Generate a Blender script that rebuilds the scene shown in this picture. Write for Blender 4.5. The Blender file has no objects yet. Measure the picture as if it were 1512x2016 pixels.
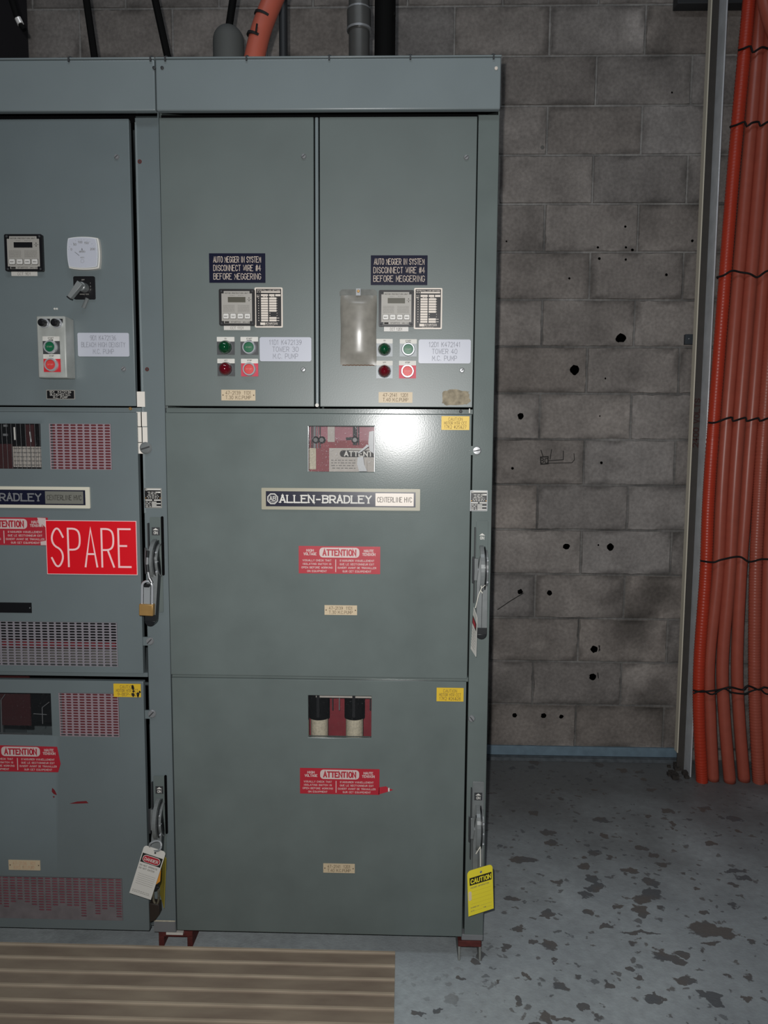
import bpy, bmesh, math, random
from mathutils import Vector, Matrix, noise as mnoise

# ------------------------------------------------------------------ camera
FPX, PITCH, ROLL, YAW, CAMH, CAMD = 1500.0, 0.0978, 0.0064, -0.0257, 1.4874, 2.047
WALLY = 1.402
scn = bpy.context.scene
COL = scn.collection
sy, cy, sp, cp = math.sin(YAW), math.cos(YAW), math.sin(PITCH), math.cos(PITCH)
FWD = Vector((sy*cp, cy*cp, -sp))
R0 = Vector((cy, -sy, 0)); D0 = FWD.cross(R0)
RGT = math.cos(ROLL)*R0 - math.sin(ROLL)*D0
DWN = math.sin(ROLL)*R0 + math.cos(ROLL)*D0
CAM = Vector((0, -CAMD, CAMH))
cd = bpy.data.cameras.new('camera'); cam = bpy.data.objects.new('camera', cd); COL.objects.link(cam)
m = Matrix.Identity(4)
for i in range(3):
    m[i][0] = RGT[i]; m[i][1] = -DWN[i]; m[i][2] = -FWD[i]; m[i][3] = CAM[i]
cam.matrix_world = m
cd.sensor_fit = 'VERTICAL'; cd.sensor_height = 36.0; cd.lens = 36.0*FPX/2016.0
cd.clip_start = 0.05; cd.clip_end = 60
scn.camera = cam

# ------------------------------------------------------------------ light and exposure
w = bpy.data.worlds.new('world'); scn.world = w; w.use_nodes = True
w.node_tree.nodes['Background'].inputs[0].default_value = (0.75, 0.85, 1.0, 1)
w.node_tree.nodes['Background'].inputs[1].default_value = 0.045
FLASH = CAM + R0*-0.030 + Vector((0, 0, 1))*0.050
ld = bpy.data.lights.new('phone_flash', 'AREA'); ld.shape = 'DISK'; ld.size = 0.016; ld.energy = 18.8
ld.color = (1.0, 0.985, 0.97); ld.spread = math.radians(130)
lo = bpy.data.objects.new('phone_flash', ld); COL.objects.link(lo); lo.location = FLASH
lo.rotation_euler = FWD.to_track_quat('-Z', 'Y').to_euler()
ld2 = bpy.data.lights.new('overhead_fill', 'AREA'); ld2.shape = 'RECTANGLE'; ld2.size = 2.4; ld2.size_y = 0.3  # unseen cool fill overhead, added to brighten the floor
ld2.energy = 24.0; ld2.color = (0.86, 0.93, 1.0)
lo2 = bpy.data.objects.new('overhead_fill', ld2); COL.objects.link(lo2); lo2.location = (-0.2, -1.9, 4.6)
lo2.rotation_euler = (Vector((0.0, -1.0, 0.0)) - Vector((-0.2, -1.9, 4.6))).to_track_quat('-Z', 'Y').to_euler()
scn.view_settings.view_transform = 'Standard'; scn.view_settings.look = 'None'
scn.view_settings.gamma = 1.0; scn.view_settings.use_curve_mapping = False
scn.view_settings.exposure = 0.0

# ------------------------------------------------------------------ placing on real planes
def ray(px, py): return (px-756.0)*RGT + (py-1008.0)*DWN + FPX*FWD
def at(px, py, Y=0.0):
    v = ray(px, py); return CAM + v*((Y+CAMD)/v.y)
def onfloor(px, py, z=0.0):
    v = ray(px, py); return CAM + v*((z-CAMH)/v.z)
def rc(x0, y0, x1, y1, Y=0.0):          # rectangle seen at these edges -> centre x, centre z, width, height
    xc, yc = (x0+x1)/2, (y0+y1)/2
    c = at(xc, yc, Y); return c.x, c.z, at(x1, yc, Y).x-at(x0, yc, Y).x, at(xc, y0, Y).z-at(xc, y1, Y).z
def zof(px, py, Y=0.0): return at(px, py, Y).z
def xof(px, py, Y=0.0): return at(px, py, Y).x

# ------------------------------------------------------------------ materials
def lin(c):
    return tuple(((v/255.0)/12.92 if v/255.0 <= .04045 else ((v/255.0+.055)/1.055)**2.4) for v in c) + (1,)
MATS = {}
def mat(name, col, rough=.5, metal=0.0, spec=.5, coat=0.0, trans=0.0, emit=0.0, var=0.0, vscale=8.0, bump=0.0, bscale=200.0):
    if name in MATS: return MATS[name]
    m = bpy.data.materials.new(name); m.use_nodes = True
    nt = m.node_tree; b = nt.nodes['Principled BSDF']
    b.inputs['Base Color'].default_value = lin(col); b.inputs['Roughness'].default_value = rough
    b.inputs['Metallic'].default_value = metal; b.inputs['Specular IOR Level'].default_value = spec
    b.inputs['Coat Weight'].default_value = coat; b.inputs['Transmission Weight'].default_value = trans
    if var or bump:
        tc = nt.nodes.new('ShaderNodeNewGeometry')
    if var:
        n = nt.nodes.new('ShaderNodeTexNoise'); n.inputs['Scale'].default_value = vscale; n.inputs['Detail'].default_value = 5
        nt.links.new(tc.outputs['Position'], n.inputs['Vector'])
        mr = nt.nodes.new('ShaderNodeMapRange'); mr.inputs['To Min'].default_value = 1-var; mr.inputs['To Max'].default_value = 1+var
        mr.inputs['From Min'].default_value = .3; mr.inputs['From Max'].default_value = .7
        nt.links.new(n.outputs['Fac'], mr.inputs['Value'])
        mx = nt.nodes.new('ShaderNodeVectorMath'); mx.operation = 'SCALE'
        mx.inputs[0].default_value = lin(col)[:3]; nt.links.new(mr.outputs[0], mx.inputs['Scale'])
        nt.links.new(mx.outputs[0], b.inputs['Base Color'])
    if bump:
        n2 = nt.nodes.new('ShaderNodeTexNoise'); n2.inputs['Scale'].default_value = bscale; n2.inputs['Detail'].default_value = 2
        nt.links.new(tc.outputs['Position'], n2.inputs['Vector'])
        bp = nt.nodes.new('ShaderNodeBump'); bp.inputs['Strength'].default_value = bump; bp.inputs['Distance'].default_value = .001
        nt.links.new(n2.outputs['Fac'], bp.inputs['Height']); nt.links.new(bp.outputs[0], b.inputs['Normal'])
    MATS[name] = m; return m

PAINT = mat('grey_enamel', (103, 112, 110), rough=.20, spec=.17, var=.08, vscale=7, bump=.07, bscale=260)
PAINTU = mat('grey_enamel_upper', (103, 112, 110), rough=.40, spec=.5, var=.06, vscale=5, bump=.07, bscale=260)
PAINTL = mat('grey_enamel_left', (108, 118, 120), rough=.34, spec=.5, var=.05, vscale=5, bump=.07, bscale=260)
WIREP = mat('grey_enamel_wireway', (124, 134, 136), rough=.30, spec=.5, var=.04, vscale=5, bump=.07, bscale=260)
DARKST = mat('dark_steel', (52, 54, 56), rough=.6)
BLACK = mat('black_plastic', (14, 14, 17), rough=.4)
MATBLK = mat('matt_black', (7, 7, 8), rough=.9, spec=.1)
RUBBER = mat('dark_rubber', (40, 40, 40), rough=.6)
WHITE = mat('white_laminate', (188, 191, 201), rough=.35)
PAPER = mat('white_card', (212, 210, 203), rough=.6)
CREAM = mat('cream_laminate', (200, 182, 152), rough=.5)
ENGR = mat('engraved_brown', (90, 74, 55), rough=.8)
ENGG = mat('engraved_grey', (136, 138, 146), rough=.8)
NAVY = mat('navy_laminate', (24, 26, 46), rough=.25)
ENGW = mat('engraved_white', (205, 190, 175), rough=.7)
RED = mat('red_laminate', (222, 8, 28), rough=.4)
PINKW = mat('pinkish_white', (250, 205, 205), rough=.6)
STICKR = mat('red_sticker', (172, 38, 52), rough=.4, var=.05, vscale=40)
STICKW = mat('sticker_white', (204, 186, 182), rough=.5)
YELLOW = mat('yellow_label', (220, 184, 48), rough=.45)
TAGY = mat('yellow_card', (250, 232, 58), rough=.55)
TAGYD = mat('yellow_card_dull', (170, 156, 60), rough=.6)
ORCARD = mat('orange_card', (236, 160, 60), rough=.6)
INK = mat('black_ink', (26, 24, 20), rough=.7)
INKG = mat('grey_ink', (110, 108, 104), rough=.8)
BEIGELT = mat('beige_frame_left', (214, 210, 192), rough=.4)
DIMP = mat('dull_panel', (118, 118, 110), rough=.4)
DIMT = mat('dull_lettering', (120, 122, 124), rough=.5)
BEIGE = mat('beige_frame', (156, 152, 132), rough=.4)
BEIGEL = mat('pale_beige', (222, 212, 200), rough=.4)
CHROME = mat('chrome', (205, 208, 212), rough=.2, metal=.5)
STEEL = mat('bare_steel', (150, 152, 154), rough=.35, metal=.4, var=.08, vscale=20)
GALV = mat('galvanised_steel', (236, 240, 244), rough=.3, metal=.25, var=.12, vscale=14)
SILVP = mat('silver_panel', (162, 159, 152), rough=.45)
SILVB = mat('silver_button', (215, 213, 208), rough=.4)
LCD = mat('lcd', (86, 84, 74), rough=.3)
GRNLENS = mat('green_lens', (4, 62, 34), rough=.08, coat=.6)
REDLENS = mat('red_lens', (92, 6, 20), rough=.08, coat=.6)
GRNBTN = mat('green_button', (10, 96, 62), rough=.4)
REDBTN = mat('red_button', (205, 62, 60), rough=.45)
REDPL = mat('red_legend', (196, 48, 72), rough=.5)
GRYPL = mat('grey_legend', (62, 64, 66), rough=.5)
SILVPL = mat('silver_legend', (120, 124, 126), rough=.45, metal=.4)
BRASS = mat('brass', (170, 134, 80), rough=.4, metal=.4, var=.06, vscale=60)
POUCH = mat('clouded_plastic', (134, 131, 123), rough=.34, spec=1.0, var=.12, vscale=50)
RUSTY = mat('red_primer', (86, 34, 30), rough=.8, var=.3, vscale=60)
GPO = mat('red_insulation_board', (128, 34, 44), rough=.6, var=.12, vscale=30)
GPOM = mat('mauve_insulation_board', (150, 84, 96), rough=.55, var=.08, vscale=30)
GPOD = mat('dark_red_board', (58, 8, 11), rough=.7, var=.12, vscale=30)
CANISTER = mat('canister_beige', (190, 182, 160), rough=.7, var=.2, vscale=160)
ORANGE = mat('orange_red_jacket', (194, 62, 38), rough=.36, spec=.5, var=.05, vscale=30)
SALMON = mat('salmon_jacket', (178, 90, 72), rough=.36, spec=.5, var=.05, vscale=30)
TIE = mat('tie_wire', (12, 10, 10), rough=.7)
STRING = mat('string', (215, 212, 200), rough=.8)
WOOD = mat('mat_brown', (150, 132, 112), rough=.85, var=.16, vscale=9)
SKIRT = mat('skirting_paint', (118, 140, 154), rough=.5, var=.12, vscale=30)
KERB = mat('kerb_grey', (92, 98, 102), rough=.8, var=.25, vscale=40)
CLEAR = mat('cloudy_clear', (140, 144, 146), rough=.4)
LEVER = mat('lever_grey', (118, 122, 122), rough=.28, metal=.1, var=.1, vscale=40)
LEVERD = mat('lever_dark', (38, 40, 42), rough=.3, metal=.3)
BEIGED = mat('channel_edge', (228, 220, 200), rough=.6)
WEBD = mat('channel_web', (66, 62, 58), rough=.7, var=.1, vscale=20)
WEBINK = mat('stencil_red_black', (58, 24, 18), rough=.7)
HOLE = mat('hole_black', (4, 4, 4), rough=1, spec=0)
WHITEPAINT = mat('faded_white_paper', (176, 170, 162), rough=.6, var=.08, vscale=60)

def glass_mat(dust=.5):
    m = bpy.data.materials.new('dusty_glass'); m.use_nodes = True; nt = m.node_tree
    for n in list(nt.nodes): nt.nodes.remove(n)
    o = nt.nodes.new('ShaderNodeOutputMaterial'); t = nt.nodes.new('ShaderNodeBsdfTransparent')
    g = nt.nodes.new('ShaderNodeBsdfGlossy'); g.inputs['Roughness'].default_value = .06
    d = nt.nodes.new('ShaderNodeBsdfDiffuse'); d.inputs['Color'].default_value = (.8, .8, .82, 1)
    f = nt.nodes.new('ShaderNodeFresnel'); f.inputs['IOR'].default_value = 1.5
    a = nt.nodes.new('ShaderNodeMixShader'); nt.links.new(f.outputs[0], a.inputs[0]); nt.links.new(t.outputs[0], a.inputs[1]); nt.links.new(g.outputs[0], a.inputs[2])
    geo = nt.nodes.new('ShaderNodeNewGeometry'); n = nt.nodes.new('ShaderNodeTexNoise'); n.inputs['Scale'].default_value = 260; n.inputs['Detail'].default_value = 2
    nt.links.new(geo.outputs['Position'], n.inputs['Vector'])
    mr = nt.nodes.new('ShaderNodeMapRange'); mr.inputs['From Min'].default_value = .66; mr.inputs['From Max'].default_value = .74; mr.inputs['To Min'].default_value = .03*dust*2; mr.inputs['To Max'].default_value = dust
    nt.links.new(n.outputs['Fac'], mr.inputs['Value'])
    b = nt.nodes.new('ShaderNodeMixShader'); nt.links.new(mr.outputs[0], b.inputs[0]); nt.links.new(a.outputs[0], b.inputs[1]); nt.links.new(d.outputs[0], b.inputs[2])
    nt.links.new(b.outputs[0], o.inputs[0]); return m
GLASS = glass_mat(.45); GLASSC = glass_mat(.05)

# ------------------------------------------------------------------ stroke lettering
GL = {'A':'003960 1353','B':'0009 094968664505 4564614000','C':'6749290702204062','D':'0009 094967624000','E':'69090060 0545','F':'690900 0545',
'G':'67492907022040626444','H':'0009 6069 0565','I':'3039','J':'6962402002','K':'0009 6904 2660','L':'090060','M':'0009336960','N':'00096069',
'O':'290702204062674929','P':'0009 094968654404','Q':'290702204062674929 4260','R':'0009 094968654404 3460','S':'67492907155462402002','T':'0969 3930',
'U':'090220406269','V':'093069','W':'0910365069','X':'0960 6900','Y':'093569 3530','Z':'09690060','0':'290702204062674929','1':'173930',
'2':'07294967650060','3':'082949674525 456362402001','4':'40490363','5':'6909054564614001','6':'592805022040626345 452503','7':'096920',
'8':'25072949674525 2503022040626345','9':'104164674929070624 244466','-':'1454','.':'3031',',':'3120',"'":'3937','#':'1029 4059 0363 0666','&':'60173947032064','/':'0069'}
NARROW = {'I': 2.6, '.': 1.6, ',': 1.6, "'": 2.0, '1': 4.0}

class MB:
    def __init__(s): s.v = []; s.f = []; s.fm = []; s.ms = []; s.M = None
    def mi(s, m):
        if m not in s.ms: s.ms.append(m)
        return s.ms.index(m)
    def add(s, vs, fs, m):
        o = len(s.v); k = s.mi(m)
        for p in vs:
            p = Vector(p); s.v.append(s.M @ p if s.M is not None else p)
        for f in fs: s.f.append([o+i for i in f]); s.fm.append(k)
    def box(s, x0, x1, y0, y1, z0, z1, m):
        s.add([(x0,y0,z0),(x1,y0,z0),(x1,y1,z0),(x0,y1,z0),(x0,y0,z1),(x1,y0,z1),(x1,y1,z1),(x0,y1,z1)],
              [(0,3,2,1),(4,5,6,7),(0,1,5,4),(1,2,6,5),(2,3,7,6),(3,0,4,7)], m)
    def prism(s, poly, y0, y1, m):       # poly in x,z ; y0 front (nearer), y1 back
        n = len(poly)
        s.add([(x, y0, z) for x, z in poly]+[(x, y1, z) for x, z in poly],
              [tuple(range(n)), tuple(range(2*n-1, n-1, -1))]+[(i, n+i, n+(i+1) % n, (i+1) % n) for i in range(n)], m)
    def rr(s, cx, cz, w, h, r, y0, y1, m, seg=5):
        r = min(r, w/2-1e-5, h/2-1e-5); P = []
        for (sx, sz, a0) in ((1,1,0),(-1,1,90),(-1,-1,180),(1,-1,270)):
            for i in range(seg+1):
                a = math.radians(a0+90*i/seg); P.append((cx+sx*(w/2-r)+r*math.cos(a), cz+sz*(h/2-r)+r*math.sin(a)))
        s.prism(P, y0, y1, m)
    def plate(s, cx, cz, w, h, y0, y1, m): s.box(cx-w/2, cx+w/2, y0, y1, cz-h/2, cz+h/2, m)
    def lathe(s, cx, cz, prof, m, seg=24, cap=True):   # axis along -Y ; prof [(r, y)...]
        vs = []; fs = []
        for r, y in prof:
            for i in range(seg):
                a = 2*math.pi*i/seg; vs.append((cx+r*math.cos(a), y, cz+r*math.sin(a)))
        for k in range(len(prof)-1):
            for i in range(seg):
                j = (i+1) % seg; fs.append((k*seg+i, k*seg+j, (k+1)*seg+j, (k+1)*seg+i))
        if cap:
            fs.append(tuple(range((len(prof)-1)*seg, len(prof)*seg)))
        s.add(vs, fs, m)
    def tube(s, pts, r, m, seg=12, cap=True, rf=None):
        pts = [Vector(p) for p in pts]; n = len(pts); vs = []; fs = []
        up = Vector((0, 1, 0)); prev = None
        for k in range(n):
            t = (pts[min(k+1, n-1)]-pts[max(k-1, 0)]).normalized()
            if prev is None:
                a = t.cross(up if abs(t.dot(up)) < .9 else Vector((1, 0, 0))).normalized()
            else:
                a = (prev-t*prev.dot(t)).normalized()
            prev = a; b = t.cross(a)
            rr = rf(k) if rf else r
            for i in range(seg):
                q = 2*math.pi*i/seg; vs.append(pts[k]+a*math.cos(q)*rr+b*math.sin(q)*rr)
        for k in range(n-1):
            for i in range(seg):
                j = (i+1) % seg; fs.append((k*seg+i, k*seg+j, (k+1)*seg+j, (k+1)*seg+i))
        if cap: fs.append(tuple(range(seg-1, -1, -1))); fs.append(tuple(range((n-1)*seg, n*seg)))
        s.add(vs, fs, m)
    def stroke(s, pts, t, y, m, smooth=False):         # mitred ribbon in x,z facing -Y
        P = [Vector(p) for p in pts]; Q = [P[0]]
        for p in P[1:]:
            if (p-Q[-1]).length > 1e-7: Q.append(p)
        if len(Q) < 2: return
        if smooth:
            for _ in range(2):
                out = [Q[0]]
                for i in range(1, len(Q)-1):
                    u = (Q[i]-Q[i-1]).normalized(); v = (Q[i+1]-Q[i]).normalized()
                    if u.dot(v) > .25: out += [Q[i]*.75+Q[i-1]*.25, Q[i]*.75+Q[i+1]*.25]
                    else: out.append(Q[i])
                out.append(Q[-1]); Q = out
        s.k = (getattr(s, 'k', 0)+1) % 9; y = y-s.k*.00004
        d0 = (Q[1]-Q[0]).normalized(); d1 = (Q[-1]-Q[-2]).normalized()
        closed = (Q[0]-Q[-1]).length < 1e-6; n = len(Q); V = []
        if not closed: Q[0] = Q[0]-d0*t*.4; Q[-1] = Q[-1]+d1*t*.4
        for i in range(n):
            u = (Q[i]-Q[i-1]).normalized() if i else (Q[1]-Q[0]).normalized()
            v = (Q[i+1]-Q[i]).normalized() if i < n-1 else u
            if not i: u = v
            if closed and i in (0, n-1): u = d1; v = d0
            w_ = u+v
            if w_.length < .3: w_ = v
            w_.normalize(); nn = Vector((-w_.y, w_.x)); k = 1/max(.35, nn.dot(Vector((-v.y, v.x))))
            V += [Q[i]-nn*t/2*k, Q[i]+nn*t/2*k]
        s.add([(p.x, y, p.y) for p in V], [(2*i, 2*i+2, 2*i+3, 2*i+1) for i in range(n-1)], m)
    def text(s, st, cx, cz, h, y, m, w=None, t=.1, align='c', serif=False, rot=0.0, gap=2.2, asp=1.0):
        adv = []; x = 0
        for ch in st:
            wd = NARROW.get(ch, 6.0) if ch != ' ' else 3.4
            adv.append((ch, x, wd)); x += wd+gap
        tot = x-gap; u = h/9.0; ux = u*asp
        if w: ux = w/tot
        ox = -tot*ux/2 if align == 'c' else 0.0
        ca, sa = math.cos(rot), math.sin(rot)
        for ch, x0, wd in adv:
            if ch == ' ': continue
            g = GL.get(ch, GL['O'])
            off = (6-wd)/2 if ch in NARROW else 0
            for stt in g.split(' '):
                P = []
                for i in range(0, len(stt), 2):
                    a = ox+(x0+int(stt[i])-off)*ux; b = (int(stt[i+1])-4.5)*u
                    P.append((cx+a*ca-b*sa, cz+a*sa+b*ca))
                s.stroke(P, t*h, y, m, True)
                if serif:
                    for i in range(0, len(stt), 2):
                        gx, gz = int(stt[i]), int(stt[i+1])
                        if gz in (0, 9):
                            a = ox+(x0+gx-off)*ux; b = (gz-4.5)*u
                            nb = []
                            if i > 0: nb.append((int(stt[i-2]), int(stt[i-1])))
                            if i+2 < len(stt): nb.append((int(stt[i+2]), int(stt[i+3])))
                            if any(abs(q[1]-gz) > 4 for q in nb):
                                s.stroke([(cx+a-1.2*ux, cz+b), (cx+a+1.2*ux, cz+b)], t*h*.55, y, m)
    def dashes(s, x0, x1, z, h, y, m, seed=0, fill=.8):
        rr = random.Random(seed); x = x0
        while x < x1:
            L = rr.uniform(1.5, 5)*h
            s.add([(x, y, z-h/2), (min(x+L, x1), y, z-h/2), (min(x+L, x1), y, z+h/2), (x, y, z+h/2)], [(0, 1, 2, 3)], m); x += L+h*(1.2/fill)

def link(o, parent=None):
    COL.objects.link(o)
    if parent is not None: o.parent = parent
    return o
def wloc(o):
    v = Vector(o.location); p = o.parent
    while p is not None: v = v+Vector(p.location); p = p.parent
    return v
def build(mb, name, parent=None, bevel=0.0, smooth=False, origin=None, seg=2):
    me = bpy.data.meshes.new(name)
    vs = mb.v
    lo_ = Vector((min(v.x for v in vs), min(v.y for v in vs), min(v.z for v in vs)))
    hi_ = Vector((max(v.x for v in vs), max(v.y for v in vs), max(v.z for v in vs)))
    c = Vector(origin) if origin is not None else (lo_+hi_)/2
    me.from_pydata([tuple(v-c) for v in vs], [], mb.f)
    for m_ in mb.ms: me.materials.append(m_)
    me.polygons.foreach_set('material_index', mb.fm)
    me.update()
    o = bpy.data.objects.new(name, me); link(o, parent)
    o.location = c-(wloc(parent) if parent is not None else Vector((0, 0, 0)))
    if smooth or bevel:
        me.polygons.foreach_set('use_smooth', [True]*len(me.polygons))
        try: me.set_sharp_from_angle(angle=math.radians(35))
        except Exception: pass
    if bevel:
        b = o.modifiers.new('bevel', 'BEVEL'); b.width = bevel; b.segments = seg; b.limit_method = 'ANGLE'; b.angle_limit = math.radians(50)
        b.harden_normals = False
    return o
def tag(o, label, cat, group=None):
    o['label'] = label; o['category'] = cat
    if group: o['group'] = group
    return o
def empty(name, loc):
    o = bpy.data.objects.new(name, None); o.empty_display_size = .05; COL.objects.link(o); o.location = loc; return o
def structure(o): o['kind'] = 'structure'; return o
def plab(o, s): o['label'] = s; return o

# ------------------------------------------------------------------ the setting: block wall
def block_wall_mat():
    m = bpy.data.materials.new('concrete_block'); m.use_nodes = True; nt = m.node_tree; b = nt.nodes['Principled BSDF']
    b.inputs['Roughness'].default_value = .95; b.inputs['Specular IOR Level'].default_value = .15
    at_ = nt.nodes.new('ShaderNodeAttribute'); at_.attribute_name = 'tint'
    geo = nt.nodes.new('ShaderNodeNewGeometry')
    n1 = nt.nodes.new('ShaderNodeTexNoise'); n1.inputs['Scale'].default_value = 4.2; n1.inputs['Detail'].default_value = 10; n1.inputs['Roughness'].default_value = .65
    n2 = nt.nodes.new('ShaderNodeTexNoise'); n2.inputs['Scale'].default_value = 70; n2.inputs['Detail'].default_value = 4
    for n in (n1, n2): nt.links.new(geo.outputs['Position'], n.inputs['Vector'])
    r1 = nt.nodes.new('ShaderNodeMapRange'); r1.inputs['From Min'].default_value = .3; r1.inputs['From Max'].default_value = .7; r1.inputs['To Min'].default_value = .66; r1.inputs['To Max'].default_value = 1.24
    r2 = nt.nodes.new('ShaderNodeMapRange'); r2.inputs['From Min'].default_value = .3; r2.inputs['From Max'].default_value = .7; r2.inputs['To Min'].default_value = .84; r2.inputs['To Max'].default_value = 1.14
    nt.links.new(n1.outputs['Fac'], r1.inputs[0]); nt.links.new(n2.outputs['Fac'], r2.inputs[0])
    mu = nt.nodes.new('ShaderNodeMath'); mu.operation = 'MULTIPLY'; nt.links.new(r1.outputs[0], mu.inputs[0]); nt.links.new(r2.outputs[0], mu.inputs[1])
    sc = nt.nodes.new('ShaderNodeVectorMath'); sc.operation = 'SCALE'; nt.links.new(at_.outputs['Color'], sc.inputs[0]); nt.links.new(mu.outputs[0], sc.inputs['Scale'])
    nt.links.new(sc.outputs[0], b.inputs['Base Color'])
    bp = nt.nodes.new('ShaderNodeBump'); bp.inputs['Strength'].default_value = .9; bp.inputs['Distance'].default_value = .003
    nt.links.new(n2.outputs['Fac'], bp.inputs['Height']); nt.links.new(bp.outputs[0], b.inputs['Normal'])
    return m
BLOCKM = block_wall_mat()
rnd = random.Random(11)
def wall_back():
    bm = bmesh.new(); cl = bm.loops.layers.float_color.new('tint')
    Y = WALLY
    def face(vs, c):
        f = bm.faces.new([bm.verts.new(v) for v in vs])
        for l in f.loops: l[cl] = (*c, 1)
    X0, X1 = -3.2, 4.2
    stains = [(1290, 1170, .10, .5), (1245, 1230, .12, .55), (1290, 1375, .10, .6), (1215, 1180, .06, .65), (1010, 1350, .1, .75)]
    SP = [(at(a, b, Y).x, at(a, b, Y).z, r, k) for a, b, r, k in stains]
    pale = [(at(1255, 60, Y).x, at(1255, 60, Y).z, .07, 1.45), (at(1060, 1270, Y).x, at(1060, 1270, Y).z, .03, 1.4)]
    def colour(x, z, base):
        k = 1.0
        for sx, sz, r, f in SP+pale:
            d = math.hypot((x-sx), (z-sz)*1.2)/r + mnoise.noise(Vector((x*14, z*14, 3)))*.5
            if d < 1.4: k *= 1+(f-1)*min(1, max(0, (1.4-d)/.8))
        lo = max(0, min(1, (0.9-z)/.9))                       # darker mottling towards the lowest courses
        k *= 1-.16*lo*(.5+.9*mnoise.noise(Vector((x*6, z*6, 8))))
        return tuple(v*k for v in base)
    k = -1; z0 = .259-.204*2
    for k in range(-2, 17):
        za = .259+.204*k; zb = za+.204
        if zb < 0: continue
        xo = .605 if k % 2 == 0 else .808
        n = int((X1-X0)/.405)+3; xs = xo-.405*int((xo-X0)/.405+1)
        for i in range(n):
            xa = xs+.405*i; xb = xa+.405
            if xb < X0 or xa > X1: continue
            g = .0065; j = rnd.uniform(-.0015, .0015)
            a, b_, c, d = xa+g, xb-g, max(za, 0)+g, zb-g
            v = rnd.uniform(.84, 1.14); warm = rnd.uniform(-.02, .03)
            base = (0.302*v*(1+warm), .276*v, .257*v*(1-warm))
            nx, nz = 14, 8; yf = Y+j; e = .006
            for ix in range(nx):
                for iz in range(nz):
                    q = [(a+(b_-a)*(ix+p)/nx, c+(d-c)*(iz+r)/nz) for p, r in ((0, 0), (1, 0), (1, 1), (0, 1))]
                    f = bm.faces.new([bm.verts.new((x+mnoise.noise(Vector((x*40, z*40, 0)))*.0045, yf, z+mnoise.noise(Vector((x*35, z*35, 9)))*.004)) for x, z in q])
                    for l, (px_, pz_) in zip(f.loops, q):
                        edge = min((px_-a)/(b_-a), (b_-px_)/(b_-a), (pz_-c)/(d-c)*.5, (d-pz_)/(d-c)*.5) < .01
                        kk = 1.0 if not edge else max(.5, min(1.15, .84+.9*mnoise.noise(Vector((px_*9, pz_*9, 5)))))
                        l[cl] = (*(t_*kk for t_ in colour(px_, pz_, base)), 1)
            dk = tuple(t*.75 for t in base)
            face([(a, yf, c), (a-e, Y+.006, c-e), (b_+e, Y+.006, c-e), (b_, yf, c)], dk)
            face([(a, yf, d), (b_, yf, d), (b_+e, Y+.006, d+e), (a-e, Y+.006, d+e)], dk)
            face([(a, yf, c), (a, yf, d), (a-e, Y+.006, d+e), (a-e, Y+.006, c-e)], dk)
            face([(b_, yf, c), (b_+e, Y+.006, c-e), (b_+e, Y+.006, d+e), (b_, yf, d)], dk)
    # mortar
    for iz in range(110):
        for ix in range(190):
            xa = X0+(X1-X0)*ix/190; xb = X0+(X1-X0)*(ix+1)/190; za = 3.7*iz/110; zb = 3.7*(iz+1)/110
            f = bm.faces.new([bm.verts.new(p) for p in ((xa, Y+.003, za), (xb, Y+.003, za), (xb, Y+.003, zb), (xa, Y+.003, zb))])
            for l in f.loops:
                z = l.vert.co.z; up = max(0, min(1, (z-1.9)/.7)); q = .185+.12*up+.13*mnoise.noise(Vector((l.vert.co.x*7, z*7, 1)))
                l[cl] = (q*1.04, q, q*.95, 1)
    # back slab
    for vs in ([(X0, Y+.2, 0), (X1, Y+.2, 0), (X1, Y+.2, 3.7), (X0, Y+.2, 3.7)],):
        face(vs, (.2, .2, .2))
    me = bpy.data.meshes.new('wall_back'); bm.to_mesh(me); bm.free(); me.materials.append(BLOCKM)
    # smear of mortar, drill holes with their inner dark painted as flat black discs and felt pen marks sit in the same wall
    mb = MB(); y = Y-.0022
    def blob(px, py, r, m_, n=14, sd=0, yy=y, rag=.35):
        c = at(px, py, yy); q = random.Random(sd+int(px*7+py)); ph = q.uniform(0, 6)
        P = [(c.x+r*(1+rag*(q.random()-.5))*math.cos(2*math.pi*i/n), c.z+r*(1+rag*(q.random()-.5))*math.sin(2*math.pi*i/n)) for i in range(n)]
        mb.add([(a, yy, b) for a, b in P], [tuple(range(n))], m_)
    for px, py, r in ((1223, 666, .020), (1217, 668, .012), (1131, 728, .021), (1025, 819, .014), (1115, 1076, .015), (1202, 1077, .016), (1178, 1073, .004), (1024, 1165, .012), (1082, 1167, .012),
                      (1170, 1278, .017), (1167, 1332, .016), (1013, 1408, .011), (1070, 1409, .012), (1105, 1411, .010),
                      (997, 475, .004), (1231, 446, .005), (1177, 487, .005), (1232, 487, .005), (1245, 492, .006), (1180, 509, .006), (1232, 511, .005), (1121, 548, .005), (1312, 541, .006), (1363, 474, .006),
                      (1192, 745, .004), (1184, 911, .006), (1181, 819, .003), (1323, 182, .004), (1009, 922, .006), (1068, 290, .008)):
        blob(px, py, r, HOLE if (px, py) != (1068, 290) else INKG)
    def pen(pts, t=.0035):
        mb.stroke([(at(a, b, y).x, at(a, b, y).z) for a, b in pts], t, y, INK)
    pen([(1064, 900), (1079, 899), (1079, 913), (1065, 914), (1064, 900)], .005)
    c = at(1071.5, 907, y); mb.text('30', c.x, c.z, .022, y, INK, t=.16)
    pen([(1065, 886), (1069, 899)]); pen([(1086, 885), (1083, 904)]); pen([(1109, 888), (1109, 905), (1080, 907)]); pen([(1130, 893), (1131, 905), (1126, 911), (1080, 912)], .003)
    pen([(1179, 1271), (1181, 1280)], .004); pen([(1181, 1271), (1179, 1282)], .003); pen([(1177, 1325), (1178, 1335)], .004)
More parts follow.
